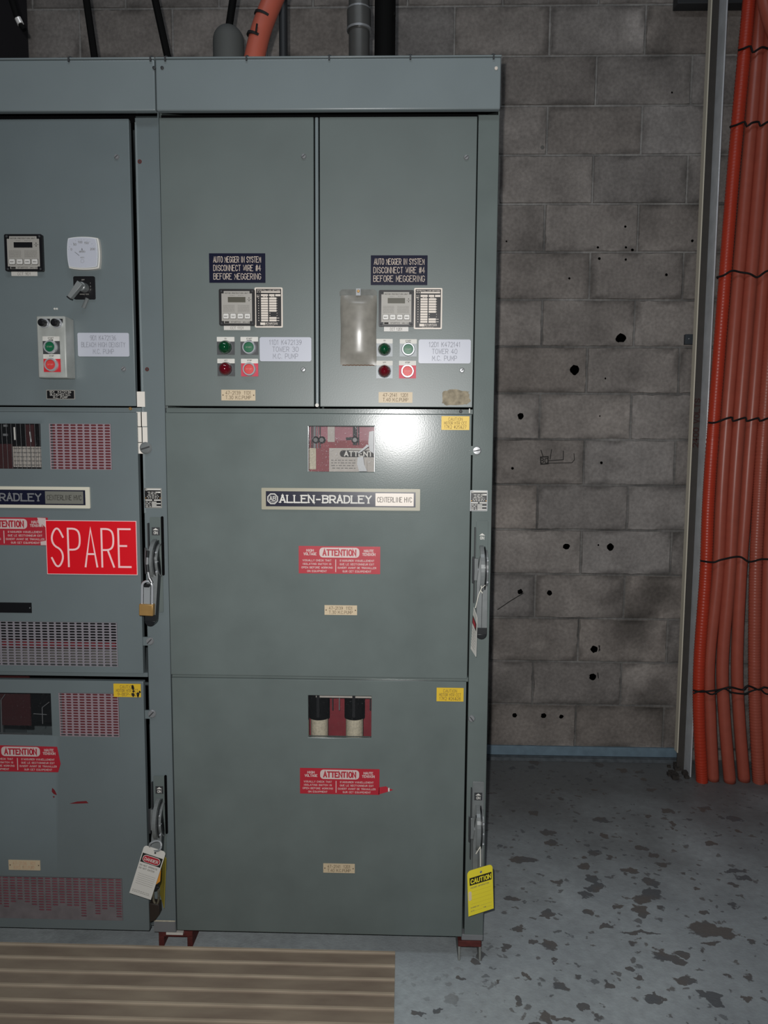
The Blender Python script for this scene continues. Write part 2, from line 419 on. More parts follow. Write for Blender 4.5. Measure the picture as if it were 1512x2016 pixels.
    pen([(980, 1200), (1005, 1183), (1030, 1168)], .004)
    me2 = mb
    o = bpy.data.objects.new('wall_back', me); COL.objects.link(o)
    bmx = bmesh.new(); bmx.from_mesh(me); mats = list(mb.ms)
    for mm in mats: me.materials.append(mm)
    vv = [bmx.verts.new(v) for v in mb.v]
    for f, k in zip(mb.f, mb.fm):
        try: nf = bmx.faces.new([vv[i] for i in f]); nf.material_index = 1+k
        except Exception: pass
    bmx.to_mesh(me); bmx.free()
    return structure(o)
wall_back()

# ------------------------------------------------------------------ floor
def floor():
    m = bpy.data.materials.new('painted_floor'); m.use_nodes = True; nt = m.node_tree; b = nt.nodes['Principled BSDF']
    b.inputs['Roughness'].default_value = .55; b.inputs['Specular IOR Level'].default_value = .3
    geo = nt.nodes.new('ShaderNodeNewGeometry'); P = geo.outputs['Position']
    def noise_(scale, det=5, rough=.5, vec=None):
        n = nt.nodes.new('ShaderNodeTexNoise'); n.inputs['Scale'].default_value = scale; n.inputs['Detail'].default_value = det; n.inputs['Roughness'].default_value = rough
        nt.links.new(vec or P, n.inputs['Vector']); return n
    def rng(v, a, b_, c=0., d=1.):
        r = nt.nodes.new('ShaderNodeMapRange'); nt.links.new(v, r.inputs[0])
        for i, q in zip((1, 2, 3, 4), (a, b_, c, d)): r.inputs[i].default_value = q
        return r.outputs[0]
    def math_(op, a, b_=None):
        n = nt.nodes.new('ShaderNodeMath'); n.operation = op
        for i, q in enumerate((a, b_)):
            if q is None: continue
            if isinstance(q, (int, float)): n.inputs[i].default_value = q
            else: nt.links.new(q, n.inputs[i])
        return n.outputs[0]
    def mixc(f, a, b_):
        n = nt.nodes.new('ShaderNodeMix'); n.data_type = 'RGBA'; nt.links.new(f, n.inputs[0])
        for i, q in ((6, a), (7, b_)):
            if isinstance(q, tuple): n.inputs[i].default_value = q
            else: nt.links.new(q, n.inputs[i])
        return n.outputs[2]
    base = mixc(rng(noise_(2.2, 6, .6).outputs['Fac'], .35, .65), lin((160, 168, 171)), lin((188, 197, 199)))
    base = mixc(rng(noise_(40, 4).outputs['Fac'], .3, .7, 0, .35), base, lin((140, 142, 146)))
    # darker grey towards the far side of the floor and under the cabinet
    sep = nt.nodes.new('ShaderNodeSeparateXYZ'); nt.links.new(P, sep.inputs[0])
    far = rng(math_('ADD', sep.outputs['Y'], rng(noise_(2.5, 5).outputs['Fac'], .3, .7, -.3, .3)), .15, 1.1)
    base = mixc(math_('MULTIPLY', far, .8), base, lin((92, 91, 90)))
    # hand placed patches of bare concrete
    spots = [(1385, 1829, .075, .04), (1425, 1836, .05, .03), (1310, 1885, .05, .022), (1345, 1880, .035, .015), (1262, 1770, .05, .028), (1285, 1760, .05, .03), (1265, 1798, .03, .02),
             (1150, 1705, .04, .02), (1165, 1730, .04, .025), (1170, 1750, .04, .02), (1180, 1742, .03, .02), (1240, 1715, .05, .018), (1305, 1703, .03, .015), (1450, 1715, .07, .014), (1465, 1728, .05, .012), (1215, 1785, .03, .015),
             (1050, 1856, .022, .013), (995, 1864, .02, .02), (1195, 1822, .035, .013), (1260, 1837, .10, .008), (1390, 1795, .03, .014), (1400, 1855, .04, .012), (1447, 1612, .05, .02), (1420, 1610, .02, .01),
             (1080, 1640, .05, .02), (1085, 1660, .04, .02), (1030, 1692, .08, .022), (1185, 1615, .05, .02), (1190, 1645, .03, .015), (1400, 1660, .04, .02), (1265, 1670, .04, .015),
             (1290, 1965, .04, .012), (1350, 1930, .05, .018), (1400, 1960, .06, .015), (1470, 1965, .03, .012), (1150, 1983, .025, .014), (1110, 2005, .05, .01), (1020, 1970, .02, .02), (1200, 1940, .025, .015), (1255, 1925, .02, .015),
             (1245, 1908, .02, .012), (1340, 1895, .03, .015), (1290, 1962, .02, .012), (1480, 1853, .02, .01), (1035, 1920, .015, .012), (945, 1880, .03, .02), (935, 1895, .02, .015), (983, 1934, .012, .01), (1090, 1890, .014, .008), (905, 1925, .012, .01), (820, 1995, .03, .012), (865, 1990, .02, .01)]
    wob = nt.nodes.new('ShaderNodeTexNoise'); wob.inputs['Scale'].default_value = 34; wob.inputs['Detail'].default_value = 6
    nt.links.new(P, wob.inputs['Vector'])
    wv = nt.nodes.new('ShaderNodeVectorMath'); wv.operation = 'SCALE'; wv.inputs['Scale'].default_value = .06
    ws = nt.nodes.new('ShaderNodeVectorMath'); ws.operation = 'SUBTRACT'; nt.links.new(wob.outputs['Color'], ws.inputs[0]); ws.inputs[1].default_value = (.5, .5, .5)
    nt.links.new(ws.outputs[0], wv.inputs[0])
    pw = nt.nodes.new('ShaderNodeVectorMath'); pw.operation = 'ADD'; nt.links.new(P, pw.inputs[0]); nt.links.new(wv.outputs[0], pw.inputs[1])
    cur = None
    for px, py, rx, ry in spots:
        c = onfloor(px, py)
        a = nt.nodes.new('ShaderNodeVectorMath'); a.operation = 'SUBTRACT'; nt.links.new(pw.outputs[0], a.inputs[0]); a.inputs[1].default_value = (c.x, c.y, 0)
        q = nt.nodes.new('ShaderNodeVectorMath'); q.operation = 'MULTIPLY'; nt.links.new(a.outputs[0], q.inputs[0]); q.inputs[1].default_value = (1/(rx*.6), 1/(ry*.95), 0)
        l = nt.nodes.new('ShaderNodeVectorMath'); l.operation = 'LENGTH'; nt.links.new(q.outputs[0], l.inputs[0])
        cur = l.outputs['Value'] if cur is None else math_('MINIMUM', cur, l.outputs['Value'])
    hand = rng(cur, .95, 1.1, 1, 0)
    # small chips, scattered by noise, denser to the right of the cabinet
    vo = nt.nodes.new('ShaderNodeTexVoronoi'); vo.inputs['Scale'].default_value = 13; nt.links.new(pw.outputs[0], vo.inputs['Vector'])
    sz = nt.nodes.new('ShaderNodeSeparateColor'); nt.links.new(vo.outputs['Color'], sz.inputs[0])
    thr = rng(sz.outputs[0], .3, 1., 0.08, .34)
    chip = rng(math_('SUBTRACT', vo.outputs['Distance'], thr), -.03, 0.02, 1, 0)
    chip = math_('MULTIPLY', chip, rng(sz.outputs[0], .38, .42))
    vo2 = nt.nodes.new('ShaderNodeTexVoronoi'); vo2.inputs['Scale'].default_value = 34; nt.links.new(pw.outputs[0], vo2.inputs['Vector'])
    sz2 = nt.nodes.new('ShaderNodeSeparateColor'); nt.links.new(vo2.outputs['Color'], sz2.inputs[0])
    chip2 = math_('MULTIPLY', rng(vo2.outputs['Distance'], .24, .34, 1, 0), rng(sz2.outputs[1], .66, .68))
    region = rng(math_('ADD', sep.outputs['X'], rng(noise_(3, 3).outputs['Fac'], .3, .7, -.15, .15)), .05, .35)
    chips = math_('MULTIPLY', math_('MAXIMUM', chip, math_('MULTIPLY', chip2, .8)), region)
    allc = math_('MAXIMUM', chips, hand)
    allc = math_('MULTIPLY', allc, .85)
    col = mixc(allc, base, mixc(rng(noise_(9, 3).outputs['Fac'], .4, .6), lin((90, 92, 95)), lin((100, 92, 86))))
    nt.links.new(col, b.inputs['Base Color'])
    bp = nt.nodes.new('ShaderNodeBump'); bp.inputs['Strength'].default_value = .4; bp.inputs['Distance'].default_value = .002
    hh = math_('SUBTRACT', noise_(120, 3).outputs['Fac'], allc); nt.links.new(hh, bp.inputs['Height']); nt.links.new(bp.outputs[0], b.inputs['Normal'])
    mb = MB(); mb.box(-3.2, 4.2, -3.5, WALLY+.2, -.1, 0, m)
    return structure(build(mb, 'floor'))
floor()
# painted band and ragged kerb at the foot of the wall
mb = MB(); xe = xof(1334, 1480, WALLY)
zt = zof(1150, 1471, WALLY-.012); zb_ = zof(1150, 1489, WALLY-.012)
mb.box(-3.2, xe, WALLY-.012, WALLY+.004, zb_, zt, SKIRT)
structure(build(mb, 'trim_1', bevel=.003))
mb = MB(); mb.box(-3.2, xe, WALLY-.035, WALLY+.004, 0, zb_*.9, KERB); mb.box(-3.2, xe, WALLY-.022, WALLY+.004, zb_*.9, zb_, KERB)
structure(build(mb, 'trim_2', bevel=.004))
# dark beam running along the wall top
mb = MB(); zz = zof(1300, 7, WALLY-.06); mb.box(1.12, 1.62, WALLY-.06, WALLY, zz, zz+.25, DARKST)
structure(build(mb, 'trim_3', bevel=.003))
# ------------------------------------------------------------------ cabinet helpers
def panel(mb, x0, x1, z0, z1, yf, th, m, holes=()):
    xs = sorted({x0, x1, *[h[0] for h in holes], *[h[1] for h in holes]}); zs = sorted({z0, z1, *[h[2] for h in holes], *[h[3] for h in holes]})
    def hole(i, j):
        if i < 0 or j < 0 or i >= len(xs)-1 or j >= len(zs)-1: return True
        cx, cz = (xs[i]+xs[i+1])/2, (zs[j]+zs[j+1])/2
        return any(h[0] < cx < h[1] and h[2] < cz < h[3] for h in holes)
    vid = {}
    V = []; F = []
    def v(i, j, b):
        k = (i, j, b)
        if k not in vid: vid[k] = len(V); V.append((xs[i], yf+(th if b else 0), zs[j]))
        return vid[k]
    for i in range(len(xs)-1):
        for j in range(len(zs)-1):
            if hole(i, j): continue
            F.append((v(i, j, 0), v(i+1, j, 0), v(i+1, j+1, 0), v(i, j+1, 0)))
            F.append((v(i, j, 1), v(i, j+1, 1), v(i+1, j+1, 1), v(i+1, j, 1)))
            if hole(i-1, j): F.append((v(i, j, 0), v(i, j+1, 0), v(i, j+1, 1), v(i, j, 1)))
            if hole(i+1, j): F.append((v(i+1, j, 0), v(i+1, j, 1), v(i+1, j+1, 1), v(i+1, j+1, 0)))
            if hole(i, j-1): F.append((v(i, j, 0), v(i, j, 1), v(i+1, j, 1), v(i+1, j, 0)))
            if hole(i, j+1): F.append((v(i, j+1, 0), v(i+1, j+1, 0), v(i+1, j+1, 1), v(i, j+1, 1)))
    mb.add(V, F, m)
def vent(x0, x1, z0, z1, nc, nr, m, skip=None, y=-.0005):
    mb = MB(); cw = (x1-x0)/nc; ch = (z1-z0)/nr
    for r in range(nr):
        for c in range(nc):
            a = x0+c*cw; b = z0+r*ch
            O = [(a, b), (a+cw*.2, b), (a+cw*.8, b), (a+cw, b), (a+cw, b+ch), (a+cw*.8, b+ch), (a+cw*.2, b+ch), (a, b+ch)]
            if skip and skip(c, r):
                mb.add([(a, y, b), (a+cw, y, b), (a+cw, y, b+ch), (a, y, b+ch)], [(0, 1, 2, 3)], m); continue
            hx0, hx1, hz0, hz1 = a+cw*.1, a+cw*.88, b+ch*.2, b+ch*.8; k = ch*.22
            I = [(hx0, hz0+k), (hx0+k, hz0), (hx1-k, hz0), (hx1, hz0+k), (hx1, hz1-k), (hx1-k, hz1), (hx0+k, hz1), (hx0, hz1-k)]
            mb.add([(p, y, q) for p, q in O]+[(p, y, q) for p, q in I]+[(p, y+.002, q) for p, q in I],
                   [(i, (i+1) % 8, 8+(i+1) % 8, 8+i) for i in range(8)]+[(8+i, 8+(i+1) % 8, 16+(i+1) % 8, 16+i) for i in range(8)], m)
    return mb

def nameplate(parent, x0, y0, x1, y1, bg, ink, lines, name='nameplate', r=.0, t=.11, wf=.8, hf=None, holes=None, border=None, th=.0016, Y=0.0, tiltpx=0):
    cx, cz, w_, h_ = rc(x0, y0, x1, y1, Y); mb = MB()
    if border: mb.rr(cx, cz, w_, h_, r or .0005, Y-th, Y, border); mb.rr(cx, cz, w_-.003, h_-.003, max(r-.001, .0004), Y-th-.0004, Y-th+.0002, bg)
    else: mb.rr(cx, cz, w_, h_, r or .0005, Y-th, Y, bg)
    n = len(lines); hf_ = hf or .56
    for i, L in enumerate(lines):
        lw = wf
        if isinstance(L, tuple): L, lw = L
        z = cz+h_*.86*(.5-(i+.5)/n)
        mb.text(L, cx, z, h_*.86/n*hf_*1.1, Y-th-.0009, ink, w=w_*lw, t=t)
    if holes:
        for sx in (-1, 1): mb.lathe(cx+sx*(w_/2-.0045), cz, [(.0018, Y-th), (.0016, Y-th-.0006)], holes, seg=8)
    return build(mb, name, parent)

def attention(parent, x0, y0, x1, y1, Y=0.0, cut=False):
    cx, cz, w_, h_ = rc(x0, y0, x1, y1, Y); mb = MB(); y = Y-.0006; yt = Y-.0012
    if cut: # torn right end
        P = [(cx-w_/2, cz-h_/2), (cx+w_*.465, cz-h_/2), (cx+w_/2, cz-h_*.18), (cx+w_*.463, cz+h_*.47), (cx-w_/2, cz+h_/2)]
        mb.prism(P, y, Y, STICKR)
    else:
        mb.plate(cx, cz, w_, h_, y, Y, STICKR)
    mb.rr(cx, cz+h_*.27, w_*.49, h_*.36, h_*.13, yt, y, STICKW)
    mb.text('ATTENTION', cx, cz+h_*.27, h_*.20, yt-.0005, STICKR, w=w_*.40, t=.24)
    for sx, a, b_ in ((-1, 'HIGH', 'VOLTAGE'), (1, 'HAUTE', 'TENSION')):
        mb.text(a, cx+sx*w_*.36, cz+h_*.34, h_*.085, yt, STICKW, w=w_*(.085 if a == 'HIGH' else .115), t=.22)
        mb.text(b_, cx+sx*w_*.36, cz+h_*.215, h_*.085, yt, STICKW, w=w_*.155, t=.22)
    mb.plate(cx-w_*.045, cz-h_*.21, w_*.009, h_*.46, yt, y, STICKW)
    for i, (a, wa, b_, wb) in enumerate((('VISUALLY CHECK THAT', .35, "S'ASSURER VISUELLEMENT", .42), ('ISOLATING SWITCH IS', .35, 'QUE LE SECTIONNEUR EST', .42),
                                        ('OPEN BEFORE WORKING', .38, 'OUVERT AVANT DE TRAVAILLER', .47), ('ON EQUIPMENT', .24, 'SUR CET EQUIPEMENT', .35))):
        z = cz-h_*(.02+.13*i)
        mb.text(a, cx-w_*.275, z, h_*.062, yt, STICKW, w=w_*wa, t=.18); mb.text(b_, cx+w_*.215, z, h_*.062, yt, STICKW, w=w_*wb, t=.18)
    return build(mb, 'warning_sticker', parent)

def badge(parent, x0, y0, x1, y1, dim=False):
    cx, cz, w_, h_ = rc(x0, y0, x1, y1); mb = MB()
    mb.rr(cx, cz, w_, h_, .002, -.004, 0, BEIGELT if dim else BEIGE)
    ix0, ix1 = cx-w_*.472, cx+w_*.472; hh = h_*.70
    mb.box(ix0, ix1, -.0046, -.003, cz-hh/2, cz+hh/2, NAVY)
    wx0, wx1 = cx+w_*.22, cx+w_*.46; mb.box(wx0, wx1, -.0052, -.004, cz-hh*.42, cz+hh*.42, DIMP if dim else BEIGEL)
    mb.text('CENTERLINE HVC', (wx0+wx1)/2, cz, hh*.32, -.0056, INK, w=(wx1-wx0)*.9, t=.09)
    inkc = DIMT if dim else PAPER
    mb.text('ALLEN-BRADLEY', cx-w_*.095, cz, hh*.46, -.0052, inkc, w=w_*.575, t=.2, serif=True)
    ox, r = ix0+hh*.45, hh*.36
    oc = [(ox+r*math.cos(math.radians(22.5+45*i)), cz+r*math.sin(math.radians(22.5+45*i))) for i in range(9)]
    mb.stroke(oc, hh*.045, -.0052, inkc)
    oc = [(ox+r*.84*math.cos(math.radians(22.5+45*i)), cz+r*.84*math.sin(math.radians(22.5+45*i))) for i in range(9)]
    mb.stroke(oc, hh*.02, -.0052, inkc)
    mb.text('AB', ox, cz+hh*.02, hh*.26, -.0053, inkc, w=r*1.1, t=.16, serif=True); mb.stroke([(ox-r*.55, cz-r*.55), (ox+r*.55, cz-r*.55)], hh*.03, -.0052, inkc)
    return build(mb, 'maker_badge', parent, bevel=0)

def relay(parent, x0, y0, x1, y1, dark=False):
    cx, cz, w_, h_ = rc(x0, y0, x1, y1, -.01); mb = MB(); Y = -.010
    mb.rr(cx, cz, w_, h_, .004, Y, .001, BLACK)
    P = []; a, b_, k = w_*.425, h_*.442, w_*.065
    P = [(cx-a+k, cz-b_), (cx+a-k, cz-b_), (cx+a-k, cz-b_+k), (cx+a, cz-b_+k), (cx+a, cz+b_-k), (cx+a-k, cz+b_-k), (cx+a-k, cz+b_), (cx-a+k, cz+b_), (cx-a+k, cz+b_-k), (cx-a, cz+b_-k), (cx-a, cz-b_+k), (cx-a+k, cz-b_+k)]
    mb.prism(P, Y-.0006, Y, SILVP)
    y = Y-.0012
    mb.text('MOTOR PROTECTION UNIT', cx, cz+h_*.385, h_*.028, y, INK, w=w_*.66, t=.2)
    mb.box(cx-w_*.245, cx+w_*.245, y, Y, cz+h_*.135, cz+h_*.28, BLACK if dark else LCD)
    mb.dashes(cx-w_*.2, cx-w_*.06, cz+h_*.325, h_*.008, y, INKG, 1); mb.dashes(cx+w_*.04, cx+w_*.2, cz+h_*.325, h_*.008, y, INKG, 2)
    for k in range(2):
        mb.lathe(cx+w_*.345, cz+h_*(.255-.075*k), [(w_*.014, y)], INK, seg=8)
    mb.stroke([(cx+w_*.29, cz+h_*.215), (cx+w_*.41, cz+h_*.215)], h_*.006, y, INK)
    for i in range(8):
        mb.dashes(cx-w_*.38, cx-w_*.06, cz+h_*(.055-.025*i), h_*.007, y, INKG, 10+i); mb.dashes(cx+w_*.03, cx+w_*.36, cz+h_*(.055-.025*i), h_*.007, y, INKG, 30+i)
    for i in range(4):
        bx = cx+w_*(-.30+.2*i)
        mb.rr(bx, cz-h_*.245, w_*.165, h_*.15, w_*.02, y-.0004, Y, INK); mb.rr(bx, cz-h_*.245, w_*.15, h_*.135, w_*.018, y-.0010, Y, SILVB)
        mb.text(('RESET', 'TEST', 'ENTER', 'MENU')[i], bx, cz-h_*.25, h_*.022, y-.0016, INK, w=w_*.09, t=.25)
    mb.box(cx-w_*.34, cx-w_*.22, y, Y, cz-h_*.435, cz-h_*.385, INK)
    mb.text('STARTCO', cx-w_*.03, cz-h_*.405, h_*.034, y, INK, w=w_*.26, t=.16); mb.text('MPU-16A', cx+w_*.27, cz-h_*.41, h_*.026, y, INK, w=w_*.2, t=.2)
    for sx in (-1, 1):
        for sz in (-1, 1): mb.lathe(cx+sx*w_*.43, cz+sz*h_*.44, [(w_*.032, Y), (w_*.03, Y-.001), (w_*.018, Y-.0014)], DARKST, seg=10)
    return build(mb, 'motor_protection_relay', parent)

def table_plaque(parent, x0, y0, x1, y1):
    cx, cz, w_, h_ = rc(x0, y0, x1, y1, -.003); mb = MB(); mb.rr(cx, cz, w_, h_, .003, -.003, 0, BEIGEL); mb.rr(cx, cz, w_*.9, h_*.93, .0012, -.0036, -.002, BLACK)
    y = -.0045
    def cell(u0, u1, v, hh=.036): mb.box(cx+w_*(u0-.5), cx+w_*(u1-.5), y, -.0034, cz+h_*(.5-v-hh/2), cz+h_*(.5-v+hh/2), BEIGEL)
    mb.text('MOTOR FULL LOAD SETTINGS', cx, cz+h_*.43, h_*.018, y, BEIGEL, w=w_*.82, t=.3)
    cell(.23, .92, .115); mb.dashes(cx-w_*.42, cx-w_*.3, cz+h_*.385, h_*.014, y, BEIGEL, 3)
    cell(.23, .48, .195, .05); cell(.52, .71, .195, .05); cell(.74, .93, .195, .05); mb.dashes(cx-w_*.42, cx-w_*.3, cz+h_*.305, h_*.012, y, BEIGEL, 4)
    mb.dashes(cx-w_*.42, cx-w_*.3, cz+h_*.265, h_*.016, y, BEIGEL, 5); mb.dashes(cx-w_*.2, cx-w_*.05, cz+h_*.265, h_*.012, y, BEIGEL, 6); mb.dashes(cx+w_*.08, cx+w_*.22, cz+h_*.265, h_*.012, y, BEIGEL, 7)
    for i in range(10):
        v = .275+.061*i; cell(.23, .48, v, .047)
        if i not in (6, 7): cell(.52, .78, v, .047)
        else: cell(.53, .56, v, .015)
        cell(.13, .155, v, .018); cell(.79, .81 if i < 8 else .88, v, .012)
    mb.box(cx-w_*.3, cx-w_*.13, y, -.003, cz-h_*.435, cz-h_*.375, BEIGEL)
    mb.text('STARTCO', cx+w_*.1, cz-h_*.395, h_*.03, y, BEIGEL, w=w_*.42, t=.25); mb.dashes(cx-w_*.12, cx+w_*.32, cz-h_*.425, h_*.008, y, BEIGEL, 8); mb.dashes(cx-w_*.2, cx+w_*.2, cz-h_*.455, h_*.007, y, BEIGEL, 9)
    return build(mb, 'settings_plaque', parent)

def legend(mb, cx, cz, w_, h_, low, Y=0.0, txt=None, ink=INK):
    mb.box(cx-w_/2, cx+w_/2, Y-.002, Y, cz-h_/2, cz+h_*.24, low); mb.rr(cx, cz+h_*.37, w_, h_*.26, .0012, Y-.0024, Y, PAPER)
    if txt: mb.text(txt, cx, cz+h_*.40, h_*.075, Y-.0032, ink, t=.18)
def pilot(parent, x0, y0, x1, y1, lens, low, txt, nm='pilot_light'):
    cx, cz, w_, h_ = rc(x0, y0, x1, y1); mb = MB(); legend(mb, cx, cz, w_, h_, low, 0, txt, INKG); c = cz-h_*.1; r = w_*.405
    mb.lathe(cx, c, [(r*1.0, 0), (r*1.0, -.006), (r*.93, -.008)], CHROME if low is not GRYPL else STEEL, cap=False)
    mb.lathe(cx, c, [(r*.93, -.006), (r*.92, -.014), (r*.78, -.024), (r*.45, -.030), (r*.02, -.0315)], lens, seg=12)
    mb.lathe(cx, c, [(r*.93, -.0065), (r*.94, -.010), (r*.92, -.012)], BLACK, cap=False, seg=12)
    return build(mb, nm, parent, smooth=True)
def button(parent, x0, y0, x1, y1, cap, low, txt, Y=0.0, nm='push_button', rk=.36):
    cx, cz, w_, h_ = rc(x0, y0, x1, y1, Y); mb = MB(); legend(mb, cx, cz, w_, h_, low, Y, txt, INK); c = cz-h_*.1; r = w_*rk
    if txt == 'START': mb.box(cx-w_*.13, cx+w_*.13, Y-.003, Y, cz+h_*.26, cz+h_*.32, INK)
    mb.lathe(cx, c, [(r*1.1, Y), (r*1.1, Y-.008), (r, Y-.013), (r*.82, Y-.013), (r*.80, Y-.010)], CHROME, cap=False)
    mb.lathe(cx, c, [(r*.80, Y-.006), (r*.80, Y-.0095), (r*.74, Y-.0105), (r*.02, Y-.0108)], cap)
    if txt in ('START', 'STOP'): mb.text(txt, cx, c, r*.22, Y-.0115, cap if False else STICKW, w=r*.9, t=.07)
    return build(mb, nm, parent, smooth=True)
def screw(parent, px, py, r=.0075, m=STEEL, name='quarter_turn_screw', Y=0.0, ang=.7):
    c = at(px, py, Y); mb = MB(); mb.lathe(c.x, c.z, [(r*1.15, Y), (r*1.15, Y-.001), (r, Y-.003), (r*.9, Y-.0042), (r*.02, Y-.0046)], m, seg=16)
    d = Vector((math.cos(ang), math.sin(ang)))*r*.75; mb.stroke([(c.x-d.x, c.z-d.y), (c.x+d.x, c.z+d.y)], r*.28, Y-.0052, DARKST)
    return build(mb, name, parent, smooth=True)

def handle(root, px, pyt, pyb, lw=.0, dy=0.0, sect='full', rot_lever=0.0, Y=.004, plate=True, tag_=None, lev=(), slot=False):
    """flange mounted disconnect handle: plate, sector guide, lever"""
    t = at(px, pyt, Y); b_ = at(px, pyb, Y); cx = (t.x+b_.x)/2; zt, zb = t.z, b_.z; H = zt-zb
    mb = MB(); w_ = .032
    mb.rr(cx, (zt+zb)/2, w_, H, .003, Y-.003, Y, LEVER if sect == 'metal' else PAINT)
    mb.box(cx-w_/2-.005, cx-w_/2-.002, Y-.012, Y, zb+H*.24, zt-H*.06, DARKST)
    pl = build(mb, 'disconnect_handle', root, bevel=.0006)
    mb = MB(); q = zt-H*.135                              # legend: arrow and ON
    if tag_ == 'dark': mb.box(cx-.011, cx+.011, Y-.0036, Y-.0028, q-.014, q+.008, DARKST)
    mb.add([(cx-.008, Y-.0042, q), (cx+.008, Y-.0042, q), (cx, Y-.0042, q+.006)], [(0, 1, 2)], PAPER)
    mb.text('ON', cx, q-.007, .007, Y-.0042, PAPER, w=.010, t=.2)
    build(mb, 'legend_plate', pl)
    # sector guide standing out from the plate (a crescent in the y,z plane)
    zc = zt-H*.445; ry, rz, n = .056, H*.22, 20; cx += .003
    mb = MB(); mb.M = Matrix(((0, 1, 0, cx), (1, 0, 0, 0), (0, 0, 1, 0), (0, 0, 0, 1)))   # half disc lying in the y,z plane
    half = [(Y-(ry-.003)*math.sin(math.pi*i/n), zc+(rz-.003)*math.cos(math.pi*i/n)) for i in range(n+1)]
    mb.prism(half, .003, .006, LEVERD)
    def rim(xa, xb, k, m_, w=.006):
        for i in range(n):
            q = []
            for j in (i, i+1):
                q.append((Y-ry*k*math.sin(math.pi*j/n), zc+rz*k*math.cos(math.pi*j/n))); q.append((Y-(ry*k-w)*math.sin(math.pi*j/n), zc+(rz*k-w)*math.cos(math.pi*j/n)))
            (a, b2, c, d) = q
            mb.add([(*a, 0), (*b2, 0), (*d, 0), (*c, 0)] and [(a[0], xa, a[1]), (b2[0], xa, b2[1]), (d[0], xa, d[1]), (c[0], xa, c[1]), (a[0], xb, a[1]), (b2[0], xb, b2[1]), (d[0], xb, d[1]), (c[0], xb, c[1])],
                   [(0, 1, 2, 3), (7, 6, 5, 4), (0, 3, 7, 4), (1, 5, 6, 2)], m_)
    rim(-.010, .001, 1.0, LEVER); rim(.002, .012, .80, LEVER, .004)
    mb.M = None
    cx -= .003
    for k in (-1, 0, 1): mb.lathe(cx+.012, zc+k*rz*.45, [(.0028, Y-ry*.6), (.0028, Y-ry*.8)], CHROME, seg=8)
    build(mb, 'sector_guide', pl, bevel=.0006)
    # side latch boss with bolts
    mb = MB(); mb.box(cx-w_/2-.010, cx-w_/2+.006, Y-.016, Y, zc-.03, zc+.03, LEVER); mb.lathe(cx-w_/2+.010, zc, [(.006, Y-.003), (.006, Y-.020), (.004, Y-.022)], CHROME, seg=10)
    mb.tube([(cx-w_/2-.008, Y-.02, zc+.036), (cx-w_/2-.008, Y-.024, zc), (cx-w_/2-.008, Y-.02, zc-.036)], .003, DARKST, seg=8)
    build(mb, 'interlock_boss', pl, bevel=.001)
    # lever
    z0 = zt-H*.33; z1 = zb-H*.03; y0 = Y-.020; y1 = Y-.070 if lev == 'out' else Y-.034
    n = 12; mb = MB(); hw = .0145; d = .028 if lev == 'out' else .016
    def ring(k):
        u = k/n; z = z0+(z1-z0)*u; y = y0+(y1-y0)*u; return z, y
    P = []
    for k in range(n+1):
        z, y = ring(k); wv = hw*(.45+.55*min(1, u_*3)) if (u_ := k/n) < .34 else hw
        P.append((z, y, wv))
    for k in range(n):
        (za, ya, wa), (zb2, yb, wb) = P[k], P[k+1]
        mm = LEVERD if k >= n-1 else LEVER
        mb.add([(cx-wa, ya, za), (cx+wa, ya, za), (cx+wb, yb, zb2), (cx-wb, yb, zb2), (cx-wa, ya+d, za), (cx+wa, ya+d, za), (cx+wb, yb+d, zb2), (cx-wb, yb+d, zb2)],
               [(0, 3, 2, 1), (0, 4, 7, 3)], mm)
        mb.add([(cx+wa, ya, za), (cx+wb, yb, zb2), (cx+wb, yb+d, zb2), (cx+wa, ya+d, za), (cx-wa, ya+d, za), (cx-wb, yb+d, zb2)], [(0, 1, 2, 3), (3, 2, 5, 4)], LEVERD)
    # rounded end
    z, y, wv = P[-1]
    E_ = [(cx+wv*math.cos(math.pi+math.pi*i/8), z+wv*math.sin(math.pi+math.pi*i/8)) for i in range(9)]
    mb.prism(E_, y, y+d, LEVERD)
    mb.stroke([(cx, P[3][0]), (cx, P[-2][0])], .0015, min(P[3][1], P[-2][1])-.0004 if lev != 'out' else P[3][1]-.0002, DARKST) if lev != 'out' else None
    build(mb, 'lever', pl, bevel=.0015)
    if slot:
        mb = MB(); mb.rr(cx+w_/2+.002, zt-H*.30, .007, H*.62, .0034, Y-.0035, Y-.001, MATBLK); build(mb, 'slot', pl)
    return pl, Vector((cx, Y, zc)), P

